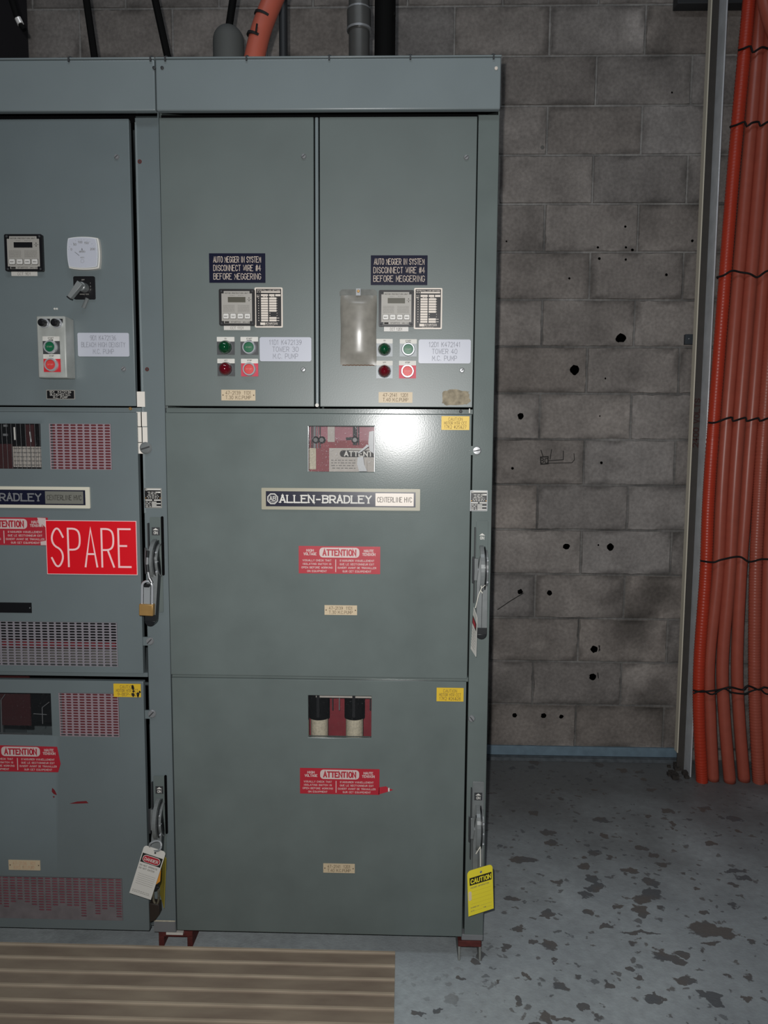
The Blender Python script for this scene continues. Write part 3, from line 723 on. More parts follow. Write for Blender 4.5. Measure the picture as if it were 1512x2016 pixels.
# ------------------------------------------------------------------ right-hand cabinet section
XA, XB = -.6445, .2375
ZTOP, ZW, ZBOT = 2.4495, 2.3185, .0665
CABD = .92
def section_shell(root, x0, x1, paint, wire, postx, posty, left=False):
    mb = MB(); t = .003
    mb.box(x0, x0+t, .02, CABD, ZBOT, ZTOP-.004, paint); mb.box(x1-t, x1, .006, CABD, ZBOT, ZTOP-.004, paint)
    mb.box(x0, x1, CABD-t, CABD, ZBOT, ZTOP-.004, paint); mb.box(x0, x1, .0, CABD, ZTOP-.006, ZTOP-.002, paint); mb.box(x0, x1, .03, CABD, ZBOT, ZBOT+t, paint)
    build(mb, 'enclosure', root)
    mb = MB(); mb.box(postx, x1-.0005, posty, posty+.04, ZBOT+.001, 2.312, paint)
    build(mb, 'corner_post', root, bevel=.0015)
    for z in (1.5565, .8225):
        mb = MB(); mb.box(x0+.004, postx-.001, .009, .35, z-.006, z+.006, paint); build(mb, 'shelf', root)
    mb = MB(); mb.box(x0+.004, postx-.001, .012, .04, 2.30, 2.318, MATBLK); build(mb, 'shade_bar', root)  # black bar puts the shade of the gap under the wireway into colour
    mb = MB(); mb.box(x0+.001, x1-.001, -.016, .004, ZW, ZTOP-.006, wire)
    wc = build(mb, 'wireway_cover', root, bevel=.0035, seg=3)
    mb = MB(); mb.box(x0+.001, x1-.0, -.018, .006, ZTOP-.0055, ZTOP-.001, wire); build(mb, 'top_flange', root, bevel=.0015)
    return wc
def base_channel(label, xc, wd, zt, yf, yb, m, ft=.006, fl=.003):
    mb = MB(); mb.box(xc-wd/2, xc+wd/2, yf, yb, zt-.018, zt, m)
    for s in (-1, 1): mb.box(xc+s*(wd/2-ft)-ft, xc+s*(wd/2-ft)+ft, yf, yb, 0.0, zt-.0175, fl)
    return tag(build(mb, 'base_channel', bevel=.002), label, 'steel base channel', 'base channels carrying the cabinets')

cab = empty('switchgear_cabinet', ((XA+XB)/2, .45, 0))
tag(cab, 'grey switchgear cabinet section with two pump doors and a whole badge, right of the seam', 'cabinet')
wc = section_shell(cab, XA, XB, PAINT, WIREP, .1835, .0025)
def fasteners(root, pts, dots):
    for px, py in pts:
        c = at(px, py+3, -.019); mb = MB(); mb.lathe(c.x, 0, [(.0055, 0), (.0055, -.004), (.003, -.006)], DARKST, seg=10)
        mb.v = [Vector((v.x, -.008+(v.z), ZTOP-.001-v.y)) for v in mb.v]
        mb.box(c.x-.002, c.x+.002, -.0205, -.012, ZTOP-.012, ZTOP-.001, DARKST)
        build(mb, 'cover_bolt', root)
    for px, py, m_ in dots:
        c = at(px, py, -.018); mb = MB(); mb.lathe(c.x, c.z, [(.0045, -.015), (.0042, -.0185), (.002, -.0195)], m_, seg=10); build(mb, 'cover_screw', root)
fasteners(cab, [(325, 116), (485, 113), (648, 112), (808, 112), (972, 112)], [(319, 133, DARKST), (977, 134, BEIGEL)])

def door(root, x0, x1, z0, z1, m, holes=(), nm='door', Y=0.0):
    mb = MB(); panel(mb, x0, x1, z0, z1, Y, .018, m, holes); return build(mb, nm, root, bevel=.0018)
ZU0, ZU1 = (zof(500, 799)+zof(850, 803))/2, 2.3075
d1 = door(cab, XA+.002, xof(618, 500), ZU0, ZU1, PAINTU)
d2 = door(cab, xof(629.5, 500), .1805, ZU0, ZU1, PAINTU)
wn = rc(607, 839, 737, 929); H1 = (wn[0]-wn[2]/2, wn[0]+wn[2]/2, wn[1]-wn[3]/2, wn[1]+wn[3]/2)
wl = rc(606.5, 1370, 731, 1453); H2 = (wl[0]-wl[2]/2, wl[0]+wl[2]/2, wl[1]-wl[3]/2, wl[1]+wl[3]/2)
d3 = door(cab, XA+.002, .1795, .827, 1.5495, PAINT, [H1])
d4 = door(cab, XA+.004, .1775, ZBOT+.006, .8185, PAINT, [H2])
for d_ in (d1, d2, d3, d4): pass
# rounded centre mullion between the two upper doors
mb = MB(); xm = (xof(618, 500)+xof(629.5, 500))/2
mb.tube([(xm, .004, ZU0+.002), (xm, .004, 2.306)], .0048, WIREP, seg=16); mb.lathe(xm, ZU0+.004, [(.005, 0), (.005, -.003)], PAPER, seg=10)
build(mb, 'mullion', cab, smooth=True)

# --- tower 30 door
nameplate(d1, 412, 499, 522.5, 557, NAVY, ENGW, [('AUTO MEGGER IN SYSTEM', .84), ('DISCONNECT WIRE #4', .84), ('BEFORE MEGGERING', .84)], t=.09, hf=.62)
relay(d1, 431, 569, 501.5, 641); table_plaque(d1, 501.5, 566, 556.5, 645)
nameplate(d1, 441, 642, 493, 650, PAPER, INKG, [('CCT 11D1', .5)], name='circuit_label', t=.12, hf=.65)
pilot(d1, 427.5, 663.5, 462, 698.5, GRNLENS, GRYPL, 'ON'); button(d1, 474, 663.5, 508.5, 698.5, GRNBTN, GRYPL, 'START')
pilot(d1, 428.5, 706.5, 462.5, 740.5, REDLENS, GRYPL, 'OFF'); button(d1, 475, 706.5, 508.5, 741, REDBTN, REDPL, 'STOP')
nameplate(d1, 511.5, 664, 613, 711.5, WHITE, ENGG, [('11D1 K472139', .62), ('TOWER 30', .50), ('M.C. PUMP', .48)], r=.005, t=.09, hf=.62)
nameplate(d1, 436, 767.5, 503, 788.5, CREAM, ENGR, [('47-2139  11D1', .74), ('T.30 M.C.PUMP', .74)], t=.1, hf=.66, holes=ENGR)
screw(d1, 598, 308, .006); screw(d1, 597, 727.5, .006)
# --- tower 40 door
nameplate(d2, 730, 503, 841.5, 561.5, NAVY, ENGW, [('AUTO MEGGER IN SYSTEM', .88), ('DISCONNECT WIRE #4', .90), ('BEFORE MEGGERING', .90)], t=.09, hf=.62)
relay(d2, 745.5, 571, 815, 643); table_plaque(d2, 815, 567, 870.5, 648)
nameplate(d2, 756, 644, 804, 652.5, SILVB, INKG, [('CCT 12D1', .5)], name='circuit_label', t=.12, hf=.65)
pilot(d2, 741, 667.5, 773, 702, GRNLENS, SILVPL, 'ON'); button(d2, 787, 668, 820.5, 702, GRNBTN, SILVPL, 'START')
pilot(d2, 741, 710.5, 773, 745, REDLENS, SILVPL, 'OFF'); button(d2, 785.5, 710.5, 819, 745, REDBTN, REDPL, 'STOP')
nameplate(d2, 824, 668.5, 926.5, 715.5, WHITE, ENGG, [('12D1 K472141', .60), ('TOWER 40', .48), ('M.C. PUMP', .47)], r=.005, t=.09, hf=.62)
nameplate(d2, 745.5, 772, 812, 793, CREAM, ENGR, [('47-2141  12D1', .74), ('T.40 M.C.PUMP', .74)], t=.1, hf=.66)
screw(d2, 918, 310, .006); screw(d2, 909.5, 729, .006)
# worn adhesive patch bottom right of that door
cx, cz, w_, h_ = rc(871, 768, 925, 798); mb = MB(); q = random.Random(4)
P = [(cx+w_/2*math.copysign(abs(math.cos(a))**.5, math.cos(a))*(1+.1*q.uniform(-1, 1)), cz+h_/2*math.copysign(abs(math.sin(a))**.5, math.sin(a))*(1+.14*q.uniform(-1, 1))) for a in [2*math.pi*i/28 for i in range(28)]]
mb.prism(P, -.0006, 0, mat('glue_residue', (142, 132, 112), rough=.8, var=.35, vscale=70)); build(mb, 'glue_residue', d2)
# clouded plastic pouch hung by a rivet
def pouch():
    x0, x1 = xof(670, 650, -.01), xof(741, 650, -.01); zt, zb = zof(705, 581, -.01), zof(705, 718, -.01); cx = (x0+x1)/2; nu, nv = 18, 30
    mb = MB(); V = []; F = []
    for j in range(nv+1):
        v = j/nv; z = zt+(zb-zt)*v
        grow = (.006+.016*v/.12) if v < .12 else (.022+.003*math.sin((v-.12)/.38*math.pi/2) if v < .5 else (.025-.009*((v-.5)/.34)**1.5 if v < .84 else .016-.014*((v-.84)/.16)))
        for i in range(nu+1):
            u = 2*i/nu-1; ridge = .02-.10*max(0, v-.6)
            s_ = abs(u-ridge)/(1+(ridge if u < ridge else -ridge)); kk = .85+1.2*max(0, v-.55)
            prof = math.cos(min(1, s_)*math.pi/2)**kk*.8+.2
            V.append((cx+u*(x1-x0)/2*(1+.015*math.sin(v*9)), -.002-grow*max(0, prof)*(1 if abs(u) < .999 else .3), z))
    for j in range(nv):
        for i in range(nu): a = j*(nu+1)+i; F.append((a, a+nu+1, a+nu+2, a+1))
    mb.add(V, F, POUCH)
    P = [(x0-.002, zt), (x0-.003, zt+.010), (x0+.004, zt+.016), (x1-.006, zt+.016), (x1+.001, zt+.010), (x1, zt)]
    mb.prism(P, -.003, 0, mat('pouch_flange', (104, 106, 102), rough=.3, metal=.2, var=.2, vscale=50))
    o = build(mb, 'plastic_pouch', d2, smooth=True); plab(o, 'clouded grey plastic pouch with rusty lower edge')
    mb = MB(); mb.box(cx-.006, cx+.006, -.016, -.002, zt-.002, zt+.016, STEEL); mb.lathe(cx, zt+.009, [(.004, -.016), (.003, -.018)], BRASS, seg=10); build(mb, 'pouch_clip', d2)
    mb = MB(); P = [(x0+.006+(x1-x0-.012)*i/24, zb-.001+.0006*math.sin(i*2.3)) for i in range(25)]; mb.stroke(P, .0022, -.0062, mat('rust_brown', (96, 70, 52), rough=.9)); build(mb, 'rust_line', d2)
pouch()
# --- isolating switch door
nameplate(d3, 869, 819.5, 924, 846.5, YELLOW, ENGR, [('CAUTION', .5), ('MOTOR HTR CCT', .8), ('17K2 #25&27', .78)], name='caution_label', t=.09, hf=.7)
badge(d3, 515, 961.5, 826.5, 1004); attention(d3, 588, 1075.5, 748.5, 1129.5)
nameplate(d3, 639, 1191.5, 703, 1210.5, CREAM, ENGR, [('47-2139  11D1', .72), ('T.30 M.C.PUMP', .72)], t=.1, hf=.66, holes=ENGR)
def window(d_, H, g=None):
    mb = MB(); mb.box(H[0]+.0003, H[1]-.0003, .004, .006, H[2]+.0003, H[3]-.0003, g or GLASS); build(mb, 'window', d_)
window(d3, H1)
x0, x1, z0, z1 = H1
for bx in ((x0-.001, x0, z0, z1), (x1, x1+.001, z0, z1)): mb = MB(); mb.box(bx[0], bx[1], -.001, .001, bx[2], bx[3], STEEL); build(mb, 'window_trim', d3)
# pale patches on the inside of the pane
mb = MB()
for poly in ([(727, 850), (736, 848), (736, 893), (728, 888), (725, 872)], [(704, 900), (715, 899), (717, 914), (723, 928), (707, 928), (703, 914)], [(704, 892), (723, 875), (727, 878), (708, 892)]):
    P = [(at(a, b_, .007).x, at(a, b_, .007).z) for a, b_ in poly]; mb.prism(P[::-1], .0065, .0072, CLEAR)
build(mb, 'pale_patches', d3)
# interior seen through the upper pane
def px_box(mb, x0, y0, x1, y1, Y, d, m):
    a = at(x0, y1, Y); b_ = at(x1, y0, Y); mb.box(a.x, b_.x, Y, Y+d, a.z, b_.z, m)
mb = MB(); px_box(mb, 560, 826, 780, 960, .10, .01, GPOM); px_box(mb, 560, 868, 780, 884, .096, .006, GPO); px_box(mb, 560, 884, 648, 960, .095, .006, GPO)
px_box(mb, 645, 830, 659, 870, .090, .005, WHITEPAINT); px_box(mb, 609, 882, 622, 924, .088, .006, CANISTER); px_box(mb, 648, 883, 790, 960, .086, .006, WHITEPAINT)
bb = build(mb, 'insulating_board', cab)
mb = MB(); Y = .0845; c = at(715, 893.5, Y); a = at(669, 893, Y)
wdt = 2*(c.x-a.x); mb.rr(c.x, c.z, wdt, .019, .009, Y, Y+.002, INK); mb.text('ATTENTION', c.x+.004, c.z, .0125, Y-.0006, PAPER, w=wdt*.86, t=.24)
for i in range(4): a = at(652, 906+5.2*i, Y); mb.dashes(a.x+.003*(i == 3), a.x+.068, a.z, .0022, Y, INKG, 50+i)
a = at(722.5, 916, Y); mb.box(a.x, a.x+.0006, Y, Y+.001, a.z-.018, a.z+.014, INK)
build(mb, 'attention_label', bb)
for px in (614, 619, 625, 630, 696, 700, 706):
    mb = MB(); a = at(px, 830, .07); b_ = at(px, 882 if px < 640 else 876, .07); mb.tube([(a.x, .07, a.z+.03), (a.x, .07, b_.z)], .0016 if px not in (700, 619) else .004, STEEL if px % 2 else DARKST, seg=8); build(mb, 'switch_rod', cab, smooth=True)
for px, py in ((622, 866), (634, 866), (699, 866)): mb = MB(); c = at(px, py, .066); mb.lathe(c.x, c.z, [(.010, .072), (.010, .060), (.006, .056)], BLACK, seg=12); build(mb, 'switch_clamp', cab, smooth=True)
c = at(697, 866, .064); mb = MB(); mb.tube([(c.x-.022, .064, c.z+.003), (c.x-.008, .062, c.z+.004), (c.x+.014, .064, c.z+.001)], .0035, DARKST, seg=8)
build(mb, 'switch_clamp', cab, smooth=True)
# --- lower door
window(d4, H2, GLASSC)
nameplate(d4, 859.5, 1354, 912.5, 1380.5, YELLOW, ENGR, [('CAUTION', .5), ('MOTOR HTR CCT', .8), ('17K2 #26&28', .78)], name='caution_label', t=.09, hf=.7)
attention(d4, 590.5, 1513, 747, 1563.5)
mb = MB(); P = [(at(a, b_).x, at(a, b_).z) for a, b_ in ((746, 1550), (760, 1548), (766, 1552), (774, 1555), (766, 1558), (745, 1564))]
mb.prism(P[::-1], -.0006, 0, STICKR); P = [(at(a, b_).x, at(a, b_).z) for a, b_ in ((764, 1551), (767, 1551), (767, 1558), (764, 1558))]; mb.prism(P[::-1], -.0012, 0, PAPER)
build(mb, 'sticker_scrap', d4)
nameplate(d4, 636.5, 1700, 698.5, 1718, CREAM, ENGR, [('47-2141  12D1', .72), ('T.40 M.C.PUMP', .72)], t=.1, hf=.66, holes=ENGR)
mb = MB(); px_box(mb, 560, 1340, 780, 1480, .16, .01, GPO); px_box(mb, 622, 1355, 735, 1373, .05, .004, WHITEPAINT)
build(mb, 'insulating_board', cab)
for px, rp in ((629, 18), (698, 18)):
    a = at(px, 1412, .08); r = rp/733.0*1.02
    V = MB()
    def vcyl(mb, x, y, z0, z1, r, m, seg=28):
        mb.tube([(x, y, z0), (x, y, z1)], r, m, seg=seg)
    zs = zof(px, 1416, .08-r); zl = zof(px, 1470, .08-r)
    vcyl(V, a.x, .08, zl, zs, r, CANISTER); vcyl(V, a.x, .08, zs-.002, zs+.10, r*1.16, MATBLK)
    V.box(a.x-.004, a.x+.004, .08-r-.012, .08-r, zs+.01, zs+.09, BLACK)
    build(V, 'fuse_canister', cab, smooth=True)
for px in (655, 668, 729): mb = MB(); a = at(px, 1375, .10); mb.tube([(a.x, .10, a.z+.03), (a.x, .10, a.z-.035)], .0016, STEEL if px == 668 else DARKST, seg=6); build(mb, 'fuse_wire', cab)

# --- corner post fittings, right
screw(cab, 938.5, 887, .0105, STEEL, 'door_latch', .0025, .2); screw(cab, 928.5, 1414.5, .0085, STEEL, 'door_latch', .0025, 2.2)
c = at(927.5, 887, 0); mb = MB(); mb.box(c.x-.004, c.x+.012, -.001, .003, c.z-.012, c.z+.012, PAINT); build(mb, 'latch_plate', cab)
def rating_plate(root, x0, y0, x1, y1, Y, bright=True):
    cx, cz, w_, h_ = rc(x0, y0, x1, y1, Y); mb = MB(); mb.rr(cx, cz, w_, h_, .001, Y-.0015, Y, STEEL if bright else SILVP); mb.plate(cx, cz, w_*.93, h_*.94, Y-.002, Y-.001, BLACK)
    y = Y-.0026
    ink = PAPER
    mb.box(cx-w_*.32, cx+w_*.46, y, Y-.001, cz+h_*.40, cz+h_*.47, ink); mb.text('AB', cx-w_*.38, cz+h_*.42, h_*.07, y, ink, t=.2)
    for i, (a, b_) in enumerate(((-.3, .3), (-.25, .2), (-.3, .3), (-.35, .35), (-.3, .3))): mb.dashes(cx+w_*a, cx+w_*b_, cz+h_*(.30-.075*i), h_*.03, y, ink, i)
    mb.box(cx+w_*.2, cx+w_*.45, y, Y-.001, cz+h_*.26, cz+h_*.33, ink)
    mb.box(cx-w_*.45, cx-w_*.05, y, Y-.001, cz-h_*.13, cz-h_*.07, ink); mb.box(cx+w_*.05, cx+w_*.45, y, Y-.001, cz-h_*.13, cz-h_*.07, ink)
    for i in range(4): mb.dashes(cx-w_*.45, cx-w_*.12, cz-h_*(.20+.075*i), h_*.03, y, ink, 20+i); mb.box(cx-w_*.08, cx+w_*.45 if i % 2 else cx+w_*.2, y, Y-.001, cz-h_*(.225+.075*i), cz-h_*(.18+.075*i), ink)
    for s in (-1, 1): mb.lathe(cx+s*w_*.42, cz-h_*.0, [(w_*.04, y), (w_*.03, y-.001)], BRASS, seg=8)
    return build(mb, 'rating_plate', root)
rating_plate(cab, 925.5, 965.5, 959.5, 1006, .0025)
hR1 = handle(cab, 947.5, 1025, 1236, lev='in', Y=.002)
hR2 = handle(cab, 940, 1538, 1735, lev='in', sect='metal', tag_='dark', Y=.002)
for px, py, m_ in ((907, 810, DARKST),): screw(cab, px, py, .004, m_, 'shelf_screw', .008)
c = at(924, 809, .009); mb = MB(); mb.box(c.x-.0015, c.x+.0015, .004, .009, c.z-.006, c.z+.006, PAPER); build(mb, 'hinge_pin', cab)
b1 = base_channel('rusty base channel with pale legs under the right front corner of the cabinets', onfloor(922, 1885).x+.002, .066, ZBOT-.0065, .0, .9, RUSTY, ft=.0035, fl=mat('channel_leg', (126, 128, 124), rough=.7, var=.25, vscale=50))
mb = MB(); mb.box(.176, .2375, .002, .03, ZBOT-.006, ZBOT+.012, mat('sill_grey', (120, 122, 124), rough=.6, var=.1)); build(mb, 'sill', cab, bevel=.002)

# ------------------------------------------------------------------ left-hand cabinet section
XL = XA-.884
cl_ = empty('switchgear_cabinet', ((XL+XA)/2, .45, 0))
tag(cl_, 'grey switchgear cabinet section with slotted vents and red SPARE sign, left of the seam', 'cabinet')
section_shell(cl_, XL, XA-.0005, PAINTL, WIREP, -.709, .010, left=True)
fasteners(cl_, [(135, 118), (296, 116)], [(303, 133, DARKST)])
e1 = door(cl_, (XL-.7215)/2+.005, -.7215, zof(150, 799), ZU1-.002, PAINTL)
e1b = door(cl_, XL+.003, (XL-.7215)/2-.005, zof(150, 799), ZU1-.002, PAINTL)
def hole_px(x0, y0, x1, y1): c = rc(x0, y0, x1, y1); return (c[0]-c[2]/2, c[0]+c[2]/2, c[1]-c[3]/2, c[1]+c[3]/2)
WL1 = hole_px(-52, 834, 80.5, 923); VL1 = hole_px(98.5, 834.5, 219, 924.5); VL2 = hole_px(-160, 1223.5, 230.5, 1310)
e2 = door(cl_, XL+.003, -.7195, zof(150, 1324), 1.5495, PAINTL, [WL1, VL1, VL2])
WL2 = hole_px(-30, 1364.5, 101, 1447); VL3 = hole_px(117, 1365, 234, 1450); VL4 = hole_px(-160, 1726, 240, 1808)
e3 = door(cl_, XL+.003, -.7205, zof(150, 1829), zof(150, 1340), PAINTL, [WL2, VL3, VL4])
VENTM = mat('vent_paint', (132, 128, 134), rough=.5)
VENTD = mat('vent_paint_dusty', (112, 106, 108), rough=.8, var=.15, vscale=30)
VENTP = mat('vent_paint_mauve', (146, 128, 134), rough=.6)
build(vent(*VL1, 9, 16, VENTP), 'vent_panel', e2); build(vent(*VL2, 29, 16, VENTM), 'vent_panel', e2); build(vent(*VL3, 9, 16, VENTP), 'vent_panel', e3)
qq = random.Random(3)
def clog(c, r):
    u = c/29.0; v = 1-r/15.0
    if v < .18: return False
    n = mnoise.noise(Vector((c*.32, 4.1, 0)))*.35+.62
    if c > 22: n = .35+.55*abs(math.sin(c*1.3))
    return v > n+.12*qq.random()
build(vent(*VL4, 29, 16, VENTD, clog), 'vent_panel', e3)
window(e2, WL1, GLASSC); window(e3, WL2, GLASSC)
# boards and parts seen through the slots
mb = MB()
GPOV = mat('vent_board', (104, 34, 40), rough=.7)
for H_, m_, y in ((VL1, GPOV, .026), (VL3, GPOV, .026), (VL4, GPOM, .026)): mb = MB(); mb.box(H_[0]-.024, H_[1]+.03, y, y+.006, H_[2]-.03, H_[3]+.010, m_); build(mb, 'insulating_board', cl_)
mb = MB(); H_ = VL2; mb.box(H_[0]-.02, H_[1]+.01, .12, .13, H_[2]-.02, H_[3]+.02, DARKST)
a = zof(100, 1266, .05); mb.box(H_[0]-.02, H_[1]-.025, .05, .06, a-.014, a+.006, GPO); mb.box(H_[0]-.02, H_[1]-.02, .06, .075, H_[2]-.02, a-.02, mat('interior_grey', (110, 108, 104), rough=.7, var=.3, vscale=20))
build(mb, 'equipment_tray', cl_)
mb = MB(); x0, x1, z0, z1 = WL1; mb.box(x0-.02, x1+.03, .13, .14, z0-.02, z1+.03, MATBLK); xx = xof(24, 880, .08)
mb.box(x0-.02, xx, .08, .085, z0-.02, zof(10, 874, .08), GPOD); mb.box(xof(50, 840, .1), xof(66, 840, .1), .10, .105, z0, z1, GPOD)
build(mb, 'insulating_board', cl_)
mb = MB(); a = at(25, 879, .05); b_ = at(88, 920, .05); mb.box(a.x, b_.x, .05, .052, b_.z, a.z, WHITEPAINT)
for i in range(5): z = a.z+(b_.z-a.z)*(i+.4)/5; mb.box(a.x+.002, b_.x, .0492, .0502, z-.0006, z+.0006, INKG)
for i in range(8): x = a.x+(b_.x-a.x)*(i+.5)/8; mb.box(x-.0006, x+.0006, .0492, .0502, b_.z, a.z, INKG)
for i in range(5): z = a.z+(b_.z-a.z)*(i+.0)/5-.004; mb.dashes(a.x+.003, b_.x, z-.002, .0022, .0490, INKG, 70+i)
build(mb, 'chart_label', cl_)
mb = MB()
for i in range(12):
    px = -16+9.3*i; a = at(px, 833, .025); b_ = at(px+4.5, 926, .025); mb.tube([(a.x, .025, a.z), (b_.x, .025, b_.z)], .0005, STEEL, seg=5)
a = at(28, 841, .04); b_ = at(29.5, 866, .04); mb.tube([a, b_], .0024, PAPER, seg=8)
a = at(59, 850, .06); b_ = at(61, 870, .06); mb.tube([a, b_], .0022, STEEL, seg=8); a = at(10, 856, .07); mb.box(a.x-.006, a.x+.006, .07, .075, a.z-.003, a.z+.003, STEEL); a = at(10, 838, .07); mb.box(a.x-.005, a.x+.005, .07, .075, a.z-.003, a.z+.003, STEEL)
build(mb, 'control_wires', cl_)
mb = MB(); x0, x1, z0, z1 = WL2; mb.box(x0-.02, x1+.03, .15, .16, z0-.02, z1+.03, MATBLK); mb.box(x0-.02, xof(60, 1400, .12), .12, .125, z0-.02, z1+.03, GPOD)
build(mb, 'insulating_board', cl_)
mb = MB()
for pts in ([(10, 1367), (2, 1378), (4, 1445)], [(97, 1382), (83, 1393), (84, 1425)], [(66, 1405), (92, 1407)]):
    mb = MB(); mb.tube([at(a, b_, .07) for a, b_ in pts], .0011, STEEL, seg=6); build(mb, 'control_wire', cl_)
# instruments
relay(e1, 9, 461, 83.5, 534, dark=True)
nameplate(e1, 23, 535.5, 74, 543.5, PAPER, INKG, [('CCT 9D1', .5)], name='circuit_label', t=.12, hf=.65)
def meter():
    cx, cz, w_, h_ = rc(130.5, 465, 195, 530, -.018); mb = MB(); P = []
    for (ax, az, bx, bz) in ((-1, -1, 1, -1), (1, -1, 1, 1), (1, 1, -1, 1), (-1, 1, -1, -1)):
        for i in range(9):
            u = i/9; x = ax+(bx-ax)*u; z = az+(bz-az)*u; k = 1-.09*((2*abs(u-.5))**2)
            P.append((cx+x*w_/2*k, cz+z*h_/2*k))
    mb.prism(P, -.012, 0, PAPER); P2 = [(cx+(x-cx)*.93, cz+(z-cz)*.93) for x, z in P]; mb.prism(P2, -.020, -.012, mat('meter_bezel', (206, 210, 216), rough=.15, coat=.5)); P3 = [(cx+(x-cx)*.88, cz+(z-cz)*.88) for x, z in P]; mb.prism(P3, -.0206, -.0195, WHITE)
    y = -.0214; pc = (cx-.004, cz-.013)
    for s_, a in (('0', 160), ('50', 128), ('100', 98), ('150', 66), ('200', 22)):
        r = .030; mb.text(s_, cx+r*math.cos(math.radians(a)), cz-.002+r*math.sin(math.radians(a))*.95, .0048, y, INKG, t=.16)
    mb.text('A', cx, cz+.008, .005, y, INK, t=.14); mb.text('AMPERES', cx, cz+.002, .004, y, INKG, t=.14, w=.016); mb.text('SPARE' if False else 'AMPS', cx, cz-.013, .003, y, INKG, t=.14)
    mb.stroke([(cx-.008, cz-.008), (cx-.019, cz+.001)], .0008, y, INK)
    for a in range(20, 165, 12): mb.stroke([(cx+.036*math.cos(math.radians(a)), cz-.002+.034*math.sin(math.radians(a))), (cx+.038*math.cos(math.radians(a)), cz-.002+.036*math.sin(math.radians(a)))], .0004, y, INKG)
    ring = [(cx+.0045*math.cos(i*math.pi/6), cz-.022+.0045*math.sin(i*math.pi/6)) for i in range(13)]; mb.stroke(ring, .0004, y, INKG)
    return build(mb, 'ammeter', e1)
meter()
def selector():
    cx, cz, w_, h_ = rc(146, 544.5, 188, 590); mb = MB(); mb.rr(cx, cz, w_, h_, .004, -.004, 0, BLACK)
    mb.text('OFF', cx-.002, cz+h_*.34, .0032, -.0046, SILVP, t=.15); mb.text('AMMETER', cx, cz-h_*.28, .003, -.0046, SILVP, w=.024, t=.15)
    for i in range(3): mb.text('123'[i], cx+w_*.3, cz+h_*(.2-.14*i), .003, -.0046, SILVP, t=.15)
    s = build(mb, 'selector_switch', e1)
    mb = MB(); mb.lathe(cx, cz, [(.013, -.004), (.012, -.026), (.009, -.028)], LEVER, seg=20)
    d = Vector((-.62, -.78)).normalized(); n = Vector((-d.y, d.x)); L = .040; a = Vector((cx, cz))
    P = [a+n*.008-d*.008, a-n*.008-d*.008, a-n*.0055+d*L, a+n*.0055+d*L]
    mb.prism([(p.x, p.y) for p in P], -.044, -.027, mat('grey_knob', (126, 130, 130), rough=.35)); e = a+d*L; mb.prism([(e.x+n.x*.006, e.y+n.y*.006), (e.x-n.x*.006, e.y-n.y*.006), (e.x-n.x*.006+d.x*.003, e.y-n.y*.006+d.y*.003), (e.x+n.x*.006+d.x*.003, e.y+n.y*.006+d.y*.003)], -.0442, -.0268, BLACK)
    # the separate small grey pointer below
    build(mb, 'selector_handle', e1, bevel=.001); plab(bpy.data.objects[-1] if False else s, 'black square plate with white marks')
    c0 = at(174, 588); c1 = at(166, 607); mb = MB(); mb.tube([(c0.x, -.006, c0.z), (c1.x, -.006, c1.z)], .005, LEVER, seg=10); build(mb, 'pointer', e1)
selector()
def station():
    # metal push button box standing 6 cm proud of the door
    Y = -.055; a = at(71, 622, Y); b_ = at(132, 744, Y); x0, x1, z0, z1 = a.x, b_.x, b_.z, a.z; gm = mat('brushed_box', (172, 175, 170), rough=.4, metal=.1, var=.1, vscale=30)
    mb = MB(); mb.box(x0, x1, Y, -.002, z0, z1, gm); o = build(mb, 'push_button_box', e1, bevel=.003); o['label'] = 'brushed metal push button box'
    def bt(px, py, cap, low, txt, w=33, h=35):
        button(e1, px-w/2, py-h/2, px+w/2, py+h/2, cap, low, txt, Y)
    bt(101.5, 680, GRNBTN, GRYPL, 'START', 33, 35); bt(103, 715, REDBTN, mat('stop_red', (200, 40, 50), rough=.5), 'STOP', 33, 35)
    for px in (87, 112):
        c = at(px+2, 637, Y); mb = MB(); mb.lathe(c.x, c.z, [(.0125, Y), (.0125, Y-.006), (.0105, Y-.008)], CHROME, cap=True); mb.lathe(c.x, c.z, [(.0095, Y-.006), (.0095, Y-.022), (.005, Y-.026)], BLACK); mb.box(c.x-.001, c.x+.013, Y-.001, Y, c.z+.002, c.z+.012, BLACK)
        build(mb, 'pilot_light', e1, smooth=True)
    for px in (107.5, 112): c = at(px, 608); mb = MB(); mb.lathe(c.x, c.z, [(.003, 0), (.002, -.002)], PAPER, seg=8); build(mb, 'box_screw', e1)
station()
nameplate(e1, 153.5, 655.5, 254.5, 702, WHITE, ENGG, [('9D1 K472136', .5), ('BLEACH HIGH DENSITY', .85), ('M.C. PUMP', .40)], r=.004, t=.09, hf=.62)
nameplate(e1, 92, 768, 147.5, 786, BLACK, PAPER, [('9D1  K472136', .76), ('BLEACHED H.D.', .72), ('M.C. PUMP', .5)], t=.13, hf=.7, border=SILVP)
screw(e1, 230, 309, .006); screw(e1, 243.5, 726, .006)
badge(e2, -133, 957.5, 177.5, 999.5, dim=True)
attention(e2, -65, 1018.5, 95, 1073); o = nameplate(e2, 92, 1025, 270, 1131, RED, PINKW, [], name='spare_sign', th=.003, border=PINKW)
cx, cz, w_, h_ = rc(92, 1025, 270, 1131); mb = MB(); mb.text('SPARE', cx-.001, cz, h_*.70, -.0045, PINKW, w=w_*.87, t=.048, gap=2.6)
build(mb, 'spare_lettering', e2)
